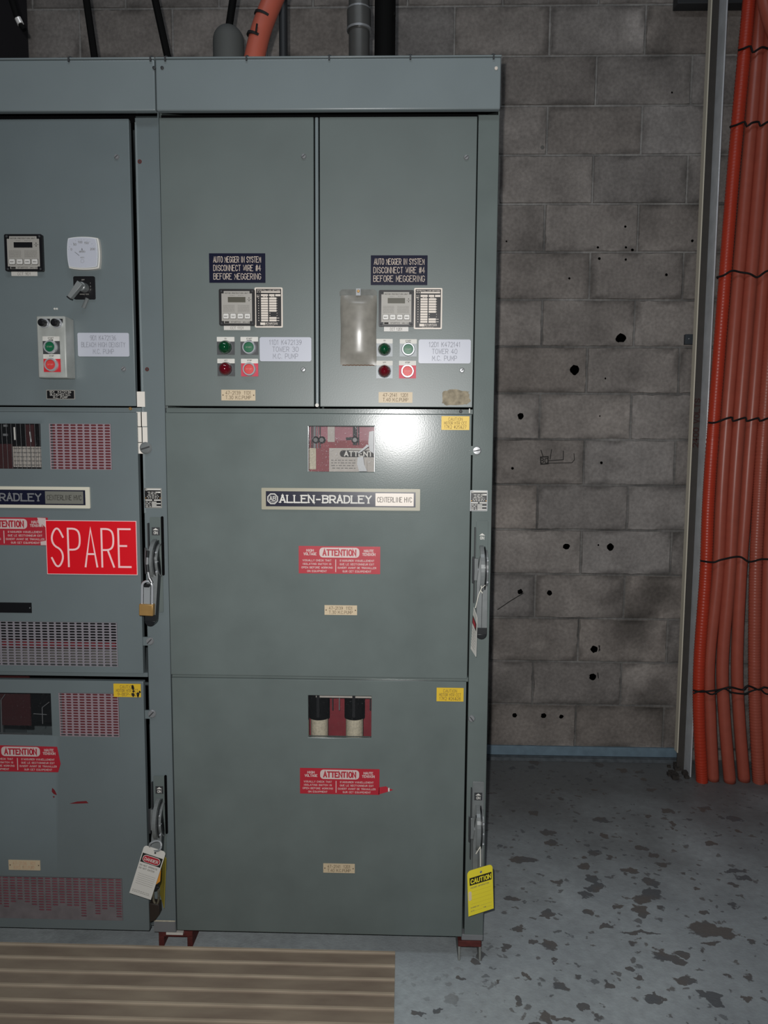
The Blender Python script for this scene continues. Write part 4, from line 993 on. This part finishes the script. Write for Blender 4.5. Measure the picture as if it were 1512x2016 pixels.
mb = MB(); P = [(at(a, b_).x, at(a, b_).z) for a, b_ in ((74, 1019), (90, 1020), (92, 1040), (84, 1032), (79, 1037))]; mb.prism(P[::-1], -.002, 0, STICKW); build(mb, 'sticker_scrap', e2); mb = MB(); P = [(at(a, b_).x, at(a, b_).z) for a, b_ in ((80, 1066), (93, 1064), (93, 1073), (81, 1073))]; mb.prism(P[::-1], -.002, 0, STICKW); build(mb, 'sticker_scrap', e2)
o = nameplate(e2, -30, 1186, 62.5, 1206, BLACK, PAPER, [], holes=STEEL, name='blank_nameplate')
nameplate(e3, 224, 1346, 277.5, 1372, YELLOW, ENGR, [('CAUTION', .5), ('MOTOR HTR CCT', .8), ('9-BEP-A 2', .7)], name='caution_label', t=.09, hf=.7)
mb = MB(); q = random.Random(9)
for px, py, r in ((261, 1351, .0045), (262, 1355, .005), (263, 1361, .004), (262, 1367, .006), (272, 1366, .005), (275, 1362, .004), (272, 1370, .004)):
    c = at(px, py, -.002); P = [(c.x+r*.8*math.cos(i*.7)*(1+q.uniform(-.3, .3)), c.z+r*math.sin(i*.7)*(1+q.uniform(-.3, .3))) for i in range(9)]; mb.add([(a, -.0032, b_) for a, b_ in P], [tuple(range(9))], INK)
build(mb, 'black_smudge', e3)
attention(e3, -36, 1467.5, 119, 1519, cut=True)
nameplate(e3, 17.5, 1693, 79.5, 1712.5, CREAM, CREAM if False else mat('faint_engraving', (196, 160, 130), rough=.8), [('47-2136  9D1', .72), ('B.H.D. M.C.PUMP', .66)], t=.1, hf=.66, holes=ENGR)
mb = MB()
for poly in ([(103, 1551), (108, 1556), (112, 1565), (106, 1563), (102, 1558)], [(137, 1582), (152, 1578), (170, 1577), (174, 1581), (150, 1582)], [(104, 1567), (108, 1568), (106, 1571)]):
    P = [(at(a, b_).x, at(a, b_).z) for a, b_ in poly]; mb = MB(); mb.prism(P[::-1], -.0007, 0, mat('old_red', (112, 22, 30), rough=.6)); build(mb, 'sticker_scrap', e3)
# edge lip with its highlight put into a paler grey, paper strips and latches on the left post
mb = MB(); xa = xof(278, 880, .01); xb = xof(287, 880, .01)
mb.box(-.7090, -.7035, .0085, .0105, zof(280, 1010, .01), 2.30, WIREP); build(mb, 'post_lip', cl_, bevel=.0005)
PS = mat('paper_strip', (228, 222, 212), rough=.5)
for x0, y0, x1, y1 in ((270, 771, 285.5, 801), (269, 811, 277.5, 839.5), (279.5, 811, 289.5, 839.5), (270, 841, 279, 870.5), (281, 841, 290.5, 871), (271, 872, 283, 893)):
    cx, cz, w_, h_ = rc(x0, y0, x1, y1, .008); mb = MB(); mb.plate(cx, cz, w_, h_, .0068, .0082, PS); build(mb, 'paper_strip', cl_)
screw(cl_, 287, 882, .0145, LEVER, 'door_latch', .008, .3); screw(cl_, 295, 1262, .010, STEEL, 'door_latch', .008, .8); screw(cl_, 299, 1405, .0105, STEEL, 'door_latch', .008, .8)
for px, py, w_ in ((288, 1262, .022), (291, 1406, .018)):
    c = at(px, py, .008); mb = MB(); mb.box(c.x-w_*.4, c.x+w_*.5, .005, .010, c.z-.012, c.z+.012, PAINTL); build(mb, 'latch_plate', cl_)
for px, py in ((275, 318), (289.5, 727)):
    c = at(px, py, .01); mb = MB(); mb.lathe(c.x, c.z, [(.0055, .010), (.005, .0085)], RUSTY, seg=12); mb.lathe(c.x, c.z, [(.003, .0086), (.002, .008)], DARKST, seg=8); build(mb, 'post_screw', cl_)
screw(cl_, 257, 804.5, .004, BRASS, 'shelf_screw', .009)
rating_plate(cl_, 285, 961, 318.5, 1000, .010, False)
hL1 = handle(cl_, 309, 1018, 1205, lev='out', tag_='dark', Y=.008, slot=True)
hL2 = handle(cl_, 316, 1527, 1712, lev='out', tag_='dark', Y=.008, slot=True)
bc = base_channel('dark red base channel with spread legs under the seam between the two cabinets', onfloor(347, 1862).x, .10, ZBOT-.018, .03, .9, RUSTY, ft=.008, fl=RUSTY)
mb = MB(); a = at(327, 1835.5, .02); b_ = at(360, 1841, .02); mb.box(a.x, b_.x, .02, .03, b_.z, a.z, PAPER); build(mb, 'shim', bc)
mb = MB(); mb.box(-.709, XA-.001, .006, .04, ZBOT-.004, ZBOT+.030, mat('sill_grey', (120, 122, 124), rough=.6)); a = at(300, 1819, .006); b_ = at(342, 1821, .006)
mb.box(-.708, XA-.002, .0048, .0062, ZBOT+.0285, ZBOT+.0315, mat('weld_line', (186, 180, 160), rough=.8, var=.3, vscale=80)); build(mb, 'sill', cl_)

# ------------------------------------------------------------------ padlock and tags
def frame_from(px_pts, Y, w, h, name=None):
    """local card frame: centre and axes from the four seen corners on plane Y"""
    tl, tr, br, bl = [at(a, b_, Y) for a, b_ in px_pts]
    c = (tl+tr+br+bl)/4; X = ((tr-tl)+(br-bl)).normalized(); Z = ((tl-bl)+(tr-br)); W = ((tr-tl).length+(br-bl).length)/2; H = ((tl-bl).length+(tr-br).length)/2
    Z = (Z-X*Z.dot(X)).normalized(); Yv = Z.cross(X)
    M = Matrix.Identity(4)
    for i in range(3): M[i][0] = X[i]; M[i][1] = Yv[i]; M[i][2] = Z[i]; M[i][3] = c[i]
    return M, W, H
def card(name, M, W, H, bg, draw, curl=0.0):
    mb = MB(); mb.M = M; n = 10; r = W*.14
    P = []
    for sx, sz, a0 in ((1, 1, 0), (-1, 1, 90)):
        for i in range(5):
            a = math.radians(a0+22.5*i); P.append((sx*(W/2-r)+r*math.cos(a), H/2-r+r*math.sin(a)))
    P += [(-W/2, -H/2), (W/2, -H/2)]
    mb.prism(P, -.0005, .0005, bg); draw(mb, W, H)
    if curl:
        Mi = M.inverted(); out = []
        for v in mb.v:
            l = Mi @ v; l.y -= curl*((H/2-l.z)/H)**2; out.append(M @ l)
        mb.v = out
    return mb
YP = -.085
M, W, H = frame_from([(277, 1188), (304.5, 1189.5), (302, 1211.5), (274, 1210.5)], YP, 0, 0)
root = empty('padlock', M @ Vector((0, 0, 0)))
tag(root, 'brass padlock with long steel shackle hanging on the handle beside the SPARE sign', 'padlock')
mb = MB(); mb.M = M; mb.box(-W/2, W/2, -.009, .009, -H/2, H/2, BRASS); build(mb, 'body', root, bevel=.002)
mb = MB(); mb.M = M; hw = W*.36; top = H/2+.060; P = [(-hw, 0, H/2-.005), (-hw, 0, top-hw)]
for i in range(1, 12): a = math.pi-math.pi*i/12; P.append((hw*math.cos(a), 0, top-hw+hw*math.sin(a)))
P += [(hw, 0, top-hw), (hw, 0, H/2-.005)]
mb.tube(P, .0032, CHROME, seg=12); mb.box(-hw*.62, hw*.62, -.002, .002, H/2, top-hw*1.0, CLEAR); mb.box(-hw*.5, hw*.5, -.006, .006, top-hw*1.1, top-hw*.6, BLACK)
build(mb, 'shackle', root, smooth=True)
for i, (pa, pb) in enumerate((((291, 1084), (290, 1097)), ((290, 1096), (289.5, 1112)), ((289.5, 1111), (291, 1126)), ((291, 1125), (294, 1139)), ((294, 1138), (299, 1147)))):
    mb = MB(); mb.tube([at(*pa, -.095), at(*pb, -.095)], .0042 if i % 2 == 0 else .003, LEVERD if i % 2 == 0 else STEEL, seg=8); build(mb, 'chain_link', root, smooth=True)
def tag_string(root, pts, r=.0009, m=STRING, nm='string'):
    mb = MB(); mb.tube(pts, r, m, seg=6); build(mb, nm, root)
# white danger tag
YD = -.088
M, W, H = frame_from([(284, 1664), (324, 1676), (300, 1773), (255, 1757)], YD, 0, 0)
root = empty('danger_tag', M @ Vector((0, 0, 0)))
tag(root, 'white danger tag hanging tilted on the lower left handle, facing front', 'safety tag')
def draw_danger(mb, W, H):
    y = -.0012
    mb.box(-W*.46, W*.46, y, 0, H*.17, H*.35, INK); mb.rr(0, H*.26, W*.80, H*.15, H*.07, y-.0004, 0, PAPER); mb.rr(0, H*.26, W*.75, H*.13, H*.06, y-.0007, 0, STICKR)
    mb.text('DANGER', 0, H*.26, H*.055, y-.0014, PAPER, w=W*.6, t=.18)
    mb.text('DO NOT OPERATE', -W*.03, H*.115, H*.028, y, INKG, w=W*.80, t=.18); mb.text('DO NOT ENTER', -W*.08, H*.055, H*.028, y, INKG, w=W*.70, t=.18)
    for i in range(6): mb.box(-W*.38, W*.40, y+.0004, 0, -H*(.06+.04*i)-.0002, -H*(.06+.04*i)+.0002, INKG)
    mb.dashes(-W*.42, W*.36, -H*.40, H*.007, y, INKG, 5); mb.dashes(-W*.42, W*.40, -H*.43, H*.007, y, INKG, 6)
    mb.lathe(W*.06, H*.42, [(W*.045, y), (W*.04, y-.0002)], DARKST, seg=12)
build(card('card', M, W, H, PAPER, draw_danger), 'card', root)
c = at(306, 1664, YD); mb = MB()
mb.tube([c+Vector((.016*math.cos(a), .004*math.sin(a*2), .014*math.sin(a)-.002)) for a in [i*math.pi*2/20 for i in range(21)]], .0028, CLEAR, seg=8); build(mb, 'cable_tie', root)
# yellow tag behind it
pts3 = [at(318, 1678, -.02), at(327, 1690, -.055), at(323, 1788, -.05), at(315, 1760, -.02)]
def slim(name, label, pts, m, cat, extra=None):
    mb = MB(); n = (pts[1]-pts[0]).cross(pts[3]-pts[0]).normalized()*.0006
    mb.add([p-n for p in pts]+[p+n for p in pts], [(0, 1, 2, 3), (7, 6, 5, 4), (0, 4, 5, 1), (1, 5, 6, 2), (2, 6, 7, 3), (3, 7, 4, 0)], m)
    if extra: extra(mb, pts, n)
    return tag(build(mb, name), label, cat)
slim('caution_tag', 'dull yellow tag seen edge-on, hanging behind the tilted white danger tag', pts3, TAGYD, 'safety tag')
slim('orange_tag', 'small orange tag corner peeping out behind the tilted white danger tag', [at(310, 1700, -.07), at(318, 1690, -.06), at(315, 1735, -.06), at(306, 1742, -.07)], ORCARD, 'safety tag')
# dark lock hanging lowest
root = empty('lockout_padlock', at(306, 1790, -.03)); tag(root, 'dark brown locking device on a worn loop hanging below the white danger tag', 'padlock')
mb = MB(); P = [(at(a, b_, -.03).x, at(a, b_, -.03).z) for a, b_ in ((297, 1772), (316, 1775), (317, 1794), (308, 1806), (298, 1810))]; mb.prism(P[::-1], -.045, -.02, mat('dark_brown', (44, 36, 30), rough=.6)); build(mb, 'body', root, bevel=.002)
mb = MB(); c = at(307, 1762, -.04); mb.tube([c+Vector((.008*math.cos(a), 0, .028*math.sin(a))) for a in [i*math.pi*2/24 for i in range(25)]], .003, mat('worn_loop', (96, 92, 78), rough=.5, var=.4, vscale=90), seg=8); build(mb, 'loop', root, smooth=True)
# yellow caution tag, right
YC = -.07
def twisted(px_pts, Y0, Y1):
    tl, bl = at(*px_pts[0], Y0), at(*px_pts[3], Y0); tr, br = at(*px_pts[1], Y1), at(*px_pts[2], Y1); c = (tl+tr+br+bl)/4
    Z = ((tl-bl)+(tr-br)).normalized(); X = ((tr-tl)+(br-bl)); W = X.length/2; H = ((tl-bl).length+(tr-br).length)/2
    X = (X-Z*X.dot(Z)).normalized(); Yv = Z.cross(X); M = Matrix.Identity(4)
    for i in range(3): M[i][0] = X[i]; M[i][1] = Yv[i]; M[i][2] = Z[i]; M[i][3] = c[i]
    return M, W, H
M, W, H = twisted([(919.5, 1713), (969.5, 1703.5), (971.5, 1790), (922.5, 1802.5)], YC, YC+.034)
root = empty('caution_tag', M @ Vector((0, 0, 0))); tag(root, 'bright yellow caution tag hanging from the lower right handle at the cabinet corner', 'safety tag')
def draw_caution(mb, W, H):
    y = -.0012
    mb.box(-W*.42, W*.45, y, 0, H*.17, H*.335, INK); mb.text('CAUTION', W*.015, H*.255, H*.09, y-.0008, TAGY, w=W*.78, t=.24)
    mb.text('HAZARD INFORMATION', -W*.03, H*.115, H*.026, y, INKG, w=W*.72, t=.2)
    for k in (.02, -.07, -.16, -.25): mb.box(-W*.40, W*.42, y+.0006, 0, H*k-.00015, H*k+.00015, TAGYD)
    mb.text('SIGNED BY', -W*.24, -H*.325, H*.02, y, INKG, w=W*.34, t=.22); mb.dashes(-W*.02, W*.42, -H*.335, H*.004, y, INKG, 1)
    mb.text('DATE', -W*.34, -H*.40, H*.02, y, INKG, w=W*.14, t=.2); mb.dashes(-W*.24, W*.04, -H*.41, H*.004, y, INKG, 2); mb.text('TIME', W*.14, -H*.40, H*.02, y, INKG, w=W*.12, t=.22); mb.dashes(W*.24, W*.42, -H*.41, H*.004, y, INKG, 3)
    mb.lathe(W*.03, H*.405, [(W*.045, y), (W*.04, y-.0003)], STEEL, seg=12); mb.rr(-W*.42, -H*.06, W*.12, H*.2, W*.05, y+.0004, 0, mat('pale_smear', (232, 214, 180), rough=.6))
build(card('card', M, W, H, TAGY, draw_caution), 'card', root)
tag_string(root, [at(946, 1706, YC), at(946, 1690, -.055), at(945.5, 1667, -.045), at(938, 1661, -.04)], .0013); tag_string(root, [at(945, 1668, -.046), at(937, 1681, -.05)], .0013)
# white danger tag, edge-on, right
pts4 = [at(933, 1196, -.045), at(939.5, 1216, -.075), at(937, 1293, -.075), at(927, 1277, -.045)]
def extra(mb, pts, n):
    # black band with red oval, then lines, on the visible face
    q = n*3 if n.y < 0 else -n*3
    def P(u, v): return pts[0]*(1-u)*(1-v)+pts[1]*u*(1-v)+pts[2]*u*v+pts[3]*(1-u)*v + q
    mb.add([P(.0, .17), P(1, .17), P(1, .36), P(0, .36)], [(0, 1, 2, 3)], INK); mb.add([P(.15, .2)+q*.3, P(.85, .2)+q*.3, P(.85, .33)+q*.3, P(.15, .33)+q*.3], [(0, 1, 2, 3)], STICKR)
    for k in range(7): v = .45+.07*k; mb.add([P(.1, v), P(.8, v), P(.8, v+.012), P(.1, v+.012)], [(0, 1, 2, 3)], INKG)
dt = slim('danger_tag', 'white danger tag seen nearly edge-on, hanging by string from the upper right handle', pts4, PAPER, 'safety tag', extra)
mb = MB(); mb.tube([at(936, 1197, -.055), at(942, 1172, -.05), at(948, 1158, -.045), at(946.5, 1148, -.04)], .0011, STRING, seg=6); mb.tube([at(948, 1158, -.045), at(955, 1152, -.04)], .0011, STRING, seg=6); mb.tube([at(946, 1162, -.048), at(950, 1168, -.05)], .0011, STRING, seg=6)
build(mb, 'string', dt)

# ------------------------------------------------------------------ steel channel at the wall
YF = 1.225; YW_ = 1.300
def avx(p, q, Y): return (at(*p, Y).x+at(*q, Y).x)/2
root = empty('steel_channel', (avx((1359, 860), (1365, 860), YW_), YW_, 0)); tag(root, 'tall grey steel channel standing from floor to beam between block wall and orange conduits', 'steel column')
xl = avx((1360, 860), (1339, 1400), YW_); xr = avx((1380, 860), (1350.5, 1400), YW_); xf = avx((1395, 860), (1365, 1400), YF)
mb = MB(); mb.box(xl, xf-.004, YW_, YW_+.006, .0, 3.35, WEBD)
wb = build(mb, 'web', root)
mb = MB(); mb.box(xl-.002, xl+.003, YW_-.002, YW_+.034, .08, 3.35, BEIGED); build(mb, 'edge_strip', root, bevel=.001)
mb = MB(); mb.box(xf-.006, xf, YF, YW_+.006, 0, 3.35, GALV); build(mb, 'flange', root, bevel=.0015)
mb = MB(); c0 = at(1372, 785, YW_); c1 = at(1367, 880, YW_); mb.text('2400 VOLTS', (c0.x+c1.x)/2+.003, (c0.z+c1.z)/2, .022, YW_-.001, WEBINK, w=(c0.z-c1.z)*1.0, t=.2, rot=math.pi/2)
build(mb, 'stencil', wb)
mb = MB(); q = random.Random(2)
for i in range(22):
    c = onfloor(1330+q.uniform(-14, 22), 1508+q.uniform(-18, 26)); s_ = q.uniform(.004, .014)
    mb.box(c.x-s_, c.x+s_, c.y-s_, c.y+s_, 0.0005, s_*1.2, mat('rubble', (60, 56, 52), rough=.95, var=.4, vscale=80))
o = build(mb, 'rubble'); o['kind'] = 'stuff'; tag(o, 'dark crumbled concrete bits on the floor at the foot of the steel channel', 'rubble')
mb = MB(); c = at(1358, 668, WALLY-.02); mb.box(c.x-.020, c.x+.020, WALLY-.022, WALLY-.002, c.z-.022, c.z+.022, mat('bracket_grey', (58, 64, 70), rough=.6)); mb.lathe(c.x-.005, c.z+.002, [(.004, WALLY-.022), (.003, WALLY-.026)], STEEL, seg=8)
tag(build(mb, 'wall_bracket', bevel=.002), 'small dark grey square bracket with a bolt on the block wall beside the channel', 'bracket')

# ------------------------------------------------------------------ orange conduits
YK = 1.185; RC = .0248
rows = [(1545, None), (1410, None), (1300, None), (1130, None), (1000, None), (860, None), (560, None), (300, None), (0, None)]
YS = [1536, 1410, 1300, 1130, 1000, 860, 560, 300, 0, -60]
CX = [[1382, 1376, 1377, 1389, 1394, 1403, 1426, 1447, 1475, 1480],
      [1404, 1398, 1396, 1413, 1419, 1428, 1452, 1474, 1499, 1504],
      [1437, 1426, 1422.5, 1436, 1443, 1452.5, 1477, 1499, 1522, 1527],
      [1465, 1455, 1451, 1458, 1467, 1477, 1501, 1523, 1547, 1552],
      [1494, 1487, 1485, 1487, 1493, 1502, 1525, 1547, 1571, 1576],
      [1517, 1510, 1508, 1512, 1518, 1528, 1550, 1572, 1595, 1600]]
LBL = ['leftmost conduit of the bundle, brighter orange-red and ribbed, beside the steel channel', 'salmon conduit second from the channel, touching the ribbed orange-red one',
       'salmon conduit third from the channel, bowing between two wall gaps near the floor', 'salmon conduit fourth from the channel, before the widest gap near the floor',
       'salmon conduit fifth from the channel, with a beaded highlight down its front', 'salmon conduit sixth from the channel, partly cut by the right frame edge']
def cat(P, n):
    out = []
    for i in range(len(P)-1):
        p0 = P[max(i-1, 0)]; p1 = P[i]; p2 = P[i+1]; p3 = P[min(i+2, len(P)-1)]
        L = (p2-p1).length; k = max(2, int(L/n))
        for j in range(k):
            t = j/k; out.append(.5*((2*p1)+(p2-p0)*t+(2*p0-5*p1+4*p2-p3)*t*t+(3*p1-p0-3*p2+p3)*t*t*t))
    out.append(P[-1]); return out
for k, xs in enumerate(CX):
    yk = YK+(.016 if k in (1, 3) else 0)
    P = [at(a, b_, yk) for a, b_ in zip(xs, YS)]
    P[0].z = 0.0
    ribbed = k in (0, 4); Q = cat(P, .0042 if ribbed else .03)
    mb = MB(); rr_ = RC*(1.0 if k else .98)
    mb.tube(Q, rr_, ORANGE if k == 0 else SALMON, seg=20, rf=(lambda i, r=rr_: r*(1.0+.045*math.cos(i*2*math.pi/3))) if ribbed else (lambda i, r=rr_: r*(1+.004*math.sin(i*1.7))))
    o = build(mb, 'orange_conduit', smooth=False, origin=(P[0].x, yk, 0))
    o.data.polygons.foreach_set('use_smooth', [True]*len(o.data.polygons))
    tag(o, LBL[k], 'conduit', 'orange conduits rising from the floor beside the channel')
# one conduit crossing over the bundle at the top right
mb = MB(); mb.tube(cat([at(1500, -60, 1.10), at(1507, 10, 1.10), at(1522, 60, 1.10), at(1545, 120, 1.10)], .02), .026, SALMON, seg=20); o = build(mb, 'orange_conduit', smooth=True)
tag(o, 'salmon conduit slanting across the bundle in the top right corner', 'conduit')
YT = YK-RC-.003
ties = [([(1454, 99), (1463, 96), (1478, 91), (1482, 103), (1500, 93), (1514, 96), (1530, 92)], 'black tie wire topmost on the orange conduits'),
        ([(1437, 250), (1450, 246), (1466, 240), (1470, 249), (1480, 242), (1494, 240), (1497, 248), (1514, 239), (1530, 240)], 'black tie wire second from the top on the orange conduits'),
        ([(1411, 546), (1425, 542), (1441, 533), (1458, 536), (1476, 539), (1490, 546), (1500, 540), (1512, 533), (1530, 536)], 'black tie wire third from the top on the orange conduits'),
        ([(1395, 832), (1408, 832), (1430, 824), (1442, 822), (1443, 829), (1468, 822), (1470, 829), (1493, 823), (1496, 829), (1514, 823), (1530, 824)], 'black tie wire at mid height of the conduits, just below the channel lettering'),
        ([(1379, 1104), (1404, 1107), (1420, 1102), (1455, 1096), (1475, 1106), (1500, 1101), (1530, 1102)], 'single black tie wire next above the lowest doubled one'),
        ([(1365, 1359), (1380, 1362), (1402, 1360), (1420, 1357), (1438, 1353), (1462, 1358), (1472, 1350), (1494, 1358), (1504, 1353), (1530, 1360)], 'doubled black tie wire lowest on the orange conduits')]
for pts, lb in ties:
    mb = MB(); mb.tube(cat([at(a, b_, YT+(.004 if i % 2 else 0)) for i, (a, b_) in enumerate(pts)], .008), .0042, TIE, seg=8)
    if pts[0][1] == 1359:
        mb.tube(cat([at(a, b_, YT-.004) for a, b_ in [(1365, 1365), (1384, 1360), (1402, 1367), (1425, 1356), (1440, 1363), (1465, 1366), (1478, 1361), (1496, 1357), (1508, 1366), (1530, 1367)]], .008), .0036, TIE, seg=8)
    tag(build(mb, 'tie_wire'), lb, 'wire tie', 'tie wires across the conduits')

# ------------------------------------------------------------------ above the cabinet
def ztop_hidden(px, Y): return at(px, 118, Y)
def pipe(name, pts, r_, m, label, cat_, seg=16, extra=None, Yd=0):
    mb = MB(); mb.tube(pts, r_, m, seg=seg)
    if extra: extra(mb)
    o = build(mb, name, smooth=True, origin=pts[0]); return tag(o, label, cat_)
def drop(px_b, px_t, Y, ybot=112, ytop=-70):
    a = at(px_b, ybot, Y); b_ = at(px_t, ytop, Y); d = b_-a; s = (a.z-(ZTOP-.002))/d.z if d.z else 0
    return [a-d*s, b_]
PIPEG = mat('grey_conduit', (92, 92, 90), rough=.35, metal=.4, var=.08, vscale=20)
PIPEK = mat('black_pipe', (7, 7, 7), rough=.8, spec=.15); PIPED = mat('dark_conduit', (40, 42, 44), rough=.5)
Pc = drop(707, 707, .30)
def coup(mb):
    a = at(707, 62, .30); b_ = at(706.5, 22, .30); mb.tube([a, b_], .0350, PIPEG, seg=20); mb.tube([a, a+Vector((0, 0, .006))], .0365, STEEL, seg=20); mb.tube([b_, b_+Vector((0, 0, .005))], .034, STEEL, seg=20)
pipe('rigid_conduit', Pc, .0305, PIPEG, 'grey rigid conduit with a wide coupling entering the cabinet top', 'conduit', 20, coup)
pipe('black_pipe', drop(757.5, 759, .34), .031, PIPEK, 'thick black pipe beside the grey coupled conduit above the cabinet', 'pipe', 20, lambda mb: mb.tube([at(775, 28, .31), at(779, 28, .31)], .006, PIPEK, seg=8))
pipe('dark_conduit', drop(558, 557, .45), .0135, PIPED, 'thin dark vertical conduit right of the strapped orange one above the cabinet', 'conduit', 12)
pipe('cable_hanger', drop(186, 160, .25), .0105, PIPEK, 'black rod leaning above the left cabinet, left one of the leaning pair', 'rod', 10)
pipe('cable_hanger', drop(330, 290, .25), .0105, PIPEK, 'black rod leaning above the cabinet seam, right one of the leaning pair', 'rod', 10)
# orange flexible conduit with straps
a = at(500, 118, .18); b_ = at(514, 60, .18); c = at(535, 5, .18); d = at(560, -50, .18)
mb = MB(); Q = cat([a+(a-b_)*.35, a, b_, c, d], .012)
Q[0].z = max(Q[0].z, ZTOP-.002)
mb.tube(Q, .0285, SALMON, seg=24); root = empty('flexible_conduit', (a.x, .18, ZTOP)); tag(root, 'thick strapped orange conduit curving up from the cabinet top', 'conduit')
build(mb, 'jacket', root, smooth=True)
for pa, pb in (((505, 78), (507, 73)), ((520, 37), (522, 32))):
    mb = MB(); mb.tube([at(*pa, .18), at(*pb, .18)], .030, TIE, seg=24); build(mb, 'strap', root)
mb = MB(); mb.tube([at(504, 63, .145), at(506, 47, .145)], .0028, TIE, seg=8); build(mb, 'strap_tail', root)
# grey domed fitting with black rod above
P = drop(452, 452, .40, 112, 60); r_ = .047; mb = MB(); base = P[0]; topz = at(452, 50, .40).z
prof = [(r_, 0), (r_, max(.005, topz-base.z-r_))] + [(r_*math.cos(i*math.pi/16), topz-base.z-r_+r_*math.sin(i*math.pi/16)) for i in range(1, 9)]
vs = []; fs = []; seg = 28
for (rr2, zz2) in prof:
    for i in range(seg): q = 2*math.pi*i/seg; vs.append((base.x+max(rr2, .0004)*math.cos(q), .40+max(rr2, .0004)*math.sin(q), base.z+zz2))
for k in range(len(prof)-1):
    for i in range(seg): j = (i+1) % seg; fs.append((k*seg+i, k*seg+j, (k+1)*seg+j, (k+1)*seg+i))
mb.add(vs, fs, mat('dome_grey', (84, 86, 84), rough=.7)); tag(build(mb, 'domed_fitting', smooth=True, origin=tuple(base)), 'grey round-topped fitting left of the orange conduit on the cabinet top', 'fitting')
pipe('black_rod', [at(451, 52, .40), at(466, -50, .40)], .0115, PIPEK, 'black rod rising slanted from the grey round-topped fitting', 'rod', 12)
# cable end with bright connector, far left
root = empty('hanging_cable', at(47, 58, .1)); tag(root, 'black cable hanging in the top left corner with a bright metal connector', 'cable')
mb = MB(); mb.tube([at(8, -60, .1), at(24, 2, .1), at(35, 37, .1)], .0088, PIPEK, seg=12); build(mb, 'cable', root, smooth=True)
mb = MB(); mb.tube([at(35, 36, .1), at(41, 48, .1)], .0085, mat('connector', (235, 232, 228), rough=.3, metal=.3), seg=12); build(mb, 'connector', root, smooth=True)
mb = MB(); mb.tube([at(40, 48, .1), at(48, 59, .1)], .0065, PIPEK, seg=10); build(mb, 'tip', root, smooth=True)
# dark box behind the far left, standing in for the dark area there
mb = MB(); x1 = xof(56, 80, 1.3); mb.box(x1-.5, x1, 1.0, 1.3, 0.0, 3.6, mat('dark_box_grey', (36, 34, 38), rough=.9))
tag(build(mb, 'dark_box', bevel=.004), 'dark upright box behind the cabinets at the far left, standing in for a dark area', 'duct')

# ------------------------------------------------------------------ ribbed floor mat
def ribbed_mat():
    xr_ = (onfloor(776, 1868).x+onfloor(778, 2016).x)/2; yb = onfloor(500, 1867, .006).y; yfr = -1.2; xl_ = -1.9
    mb = MB(); V = []; F = []; ys = []; pitch = .0545; n = int((yb-yfr)/pitch)
    prof = [(0, .006), (.08, .0105), (.20, .0105), (.28, .006), (.62, .006)]
    for k in range(n):
        for u, h in prof: ys.append((yb-(k+u)*pitch, h))
    ys = [(yb, 0.0005), (yb, .006)]+ys+[(yfr, .006), (yfr, .0005)]
    for y, h in ys: V += [(xl_, y, h), (xr_, y, h)]
    for i in range(len(ys)-1): F.append((2*i, 2*i+1, 2*i+3, 2*i+2))
    F.append(tuple(range(1, len(ys)*2, 2))[::-1])
    mb.add(V, F, MATM)
    return tag(build(mb, 'floor_mat'), 'tan brown ribbed floor mat lying in front of the cabinets', 'mat')
MATM = bpy.data.materials.new('ribbed_mat'); MATM.use_nodes = True
nt = MATM.node_tree; bs = nt.nodes['Principled BSDF']; bs.inputs['Roughness'].default_value = .8; bs.inputs['Specular IOR Level'].default_value = .2
geo = nt.nodes.new('ShaderNodeNewGeometry'); sx = nt.nodes.new('ShaderNodeSeparateXYZ'); nt.links.new(geo.outputs['Position'], sx.inputs[0])
mp = nt.nodes.new('ShaderNodeMapping'); mp.inputs['Scale'].default_value = (2.5, 9, 9); nt.links.new(geo.outputs['Position'], mp.inputs[0])
nz = nt.nodes.new('ShaderNodeTexNoise'); nz.inputs['Scale'].default_value = 1.6; nz.inputs['Detail'].default_value = 6; nt.links.new(mp.outputs[0], nz.inputs['Vector'])
cr = nt.nodes.new('ShaderNodeValToRGB'); cr.color_ramp.elements[0].position = .3; cr.color_ramp.elements[1].position = .7
cr.color_ramp.elements[0].color = lin((130, 115, 101)); cr.color_ramp.elements[1].color = lin((160, 146, 127)); nt.links.new(nz.outputs['Fac'], cr.inputs[0])
rg = nt.nodes.new('ShaderNodeMapRange'); rg.inputs[1].default_value = .007; rg.inputs[2].default_value = .010; nt.links.new(sx.outputs['Z'], rg.inputs[0])
nz2 = nt.nodes.new('ShaderNodeTexNoise'); nz2.inputs['Scale'].default_value = 6; nt.links.new(geo.outputs['Position'], nz2.inputs['Vector'])
mm_ = nt.nodes.new('ShaderNodeMath'); mm_.operation = 'MULTIPLY'; nt.links.new(rg.outputs[0], mm_.inputs[0]); nt.links.new(nz2.outputs['Fac'], mm_.inputs[1])
mx = nt.nodes.new('ShaderNodeMix'); mx.data_type = 'RGBA'; nt.links.new(mm_.outputs[0], mx.inputs[0]); nt.links.new(cr.outputs[0], mx.inputs[6]); mx.inputs[7].default_value = lin((206, 190, 166)); nt.links.new(mx.outputs[2], bs.inputs['Base Color'])
ribbed_mat()
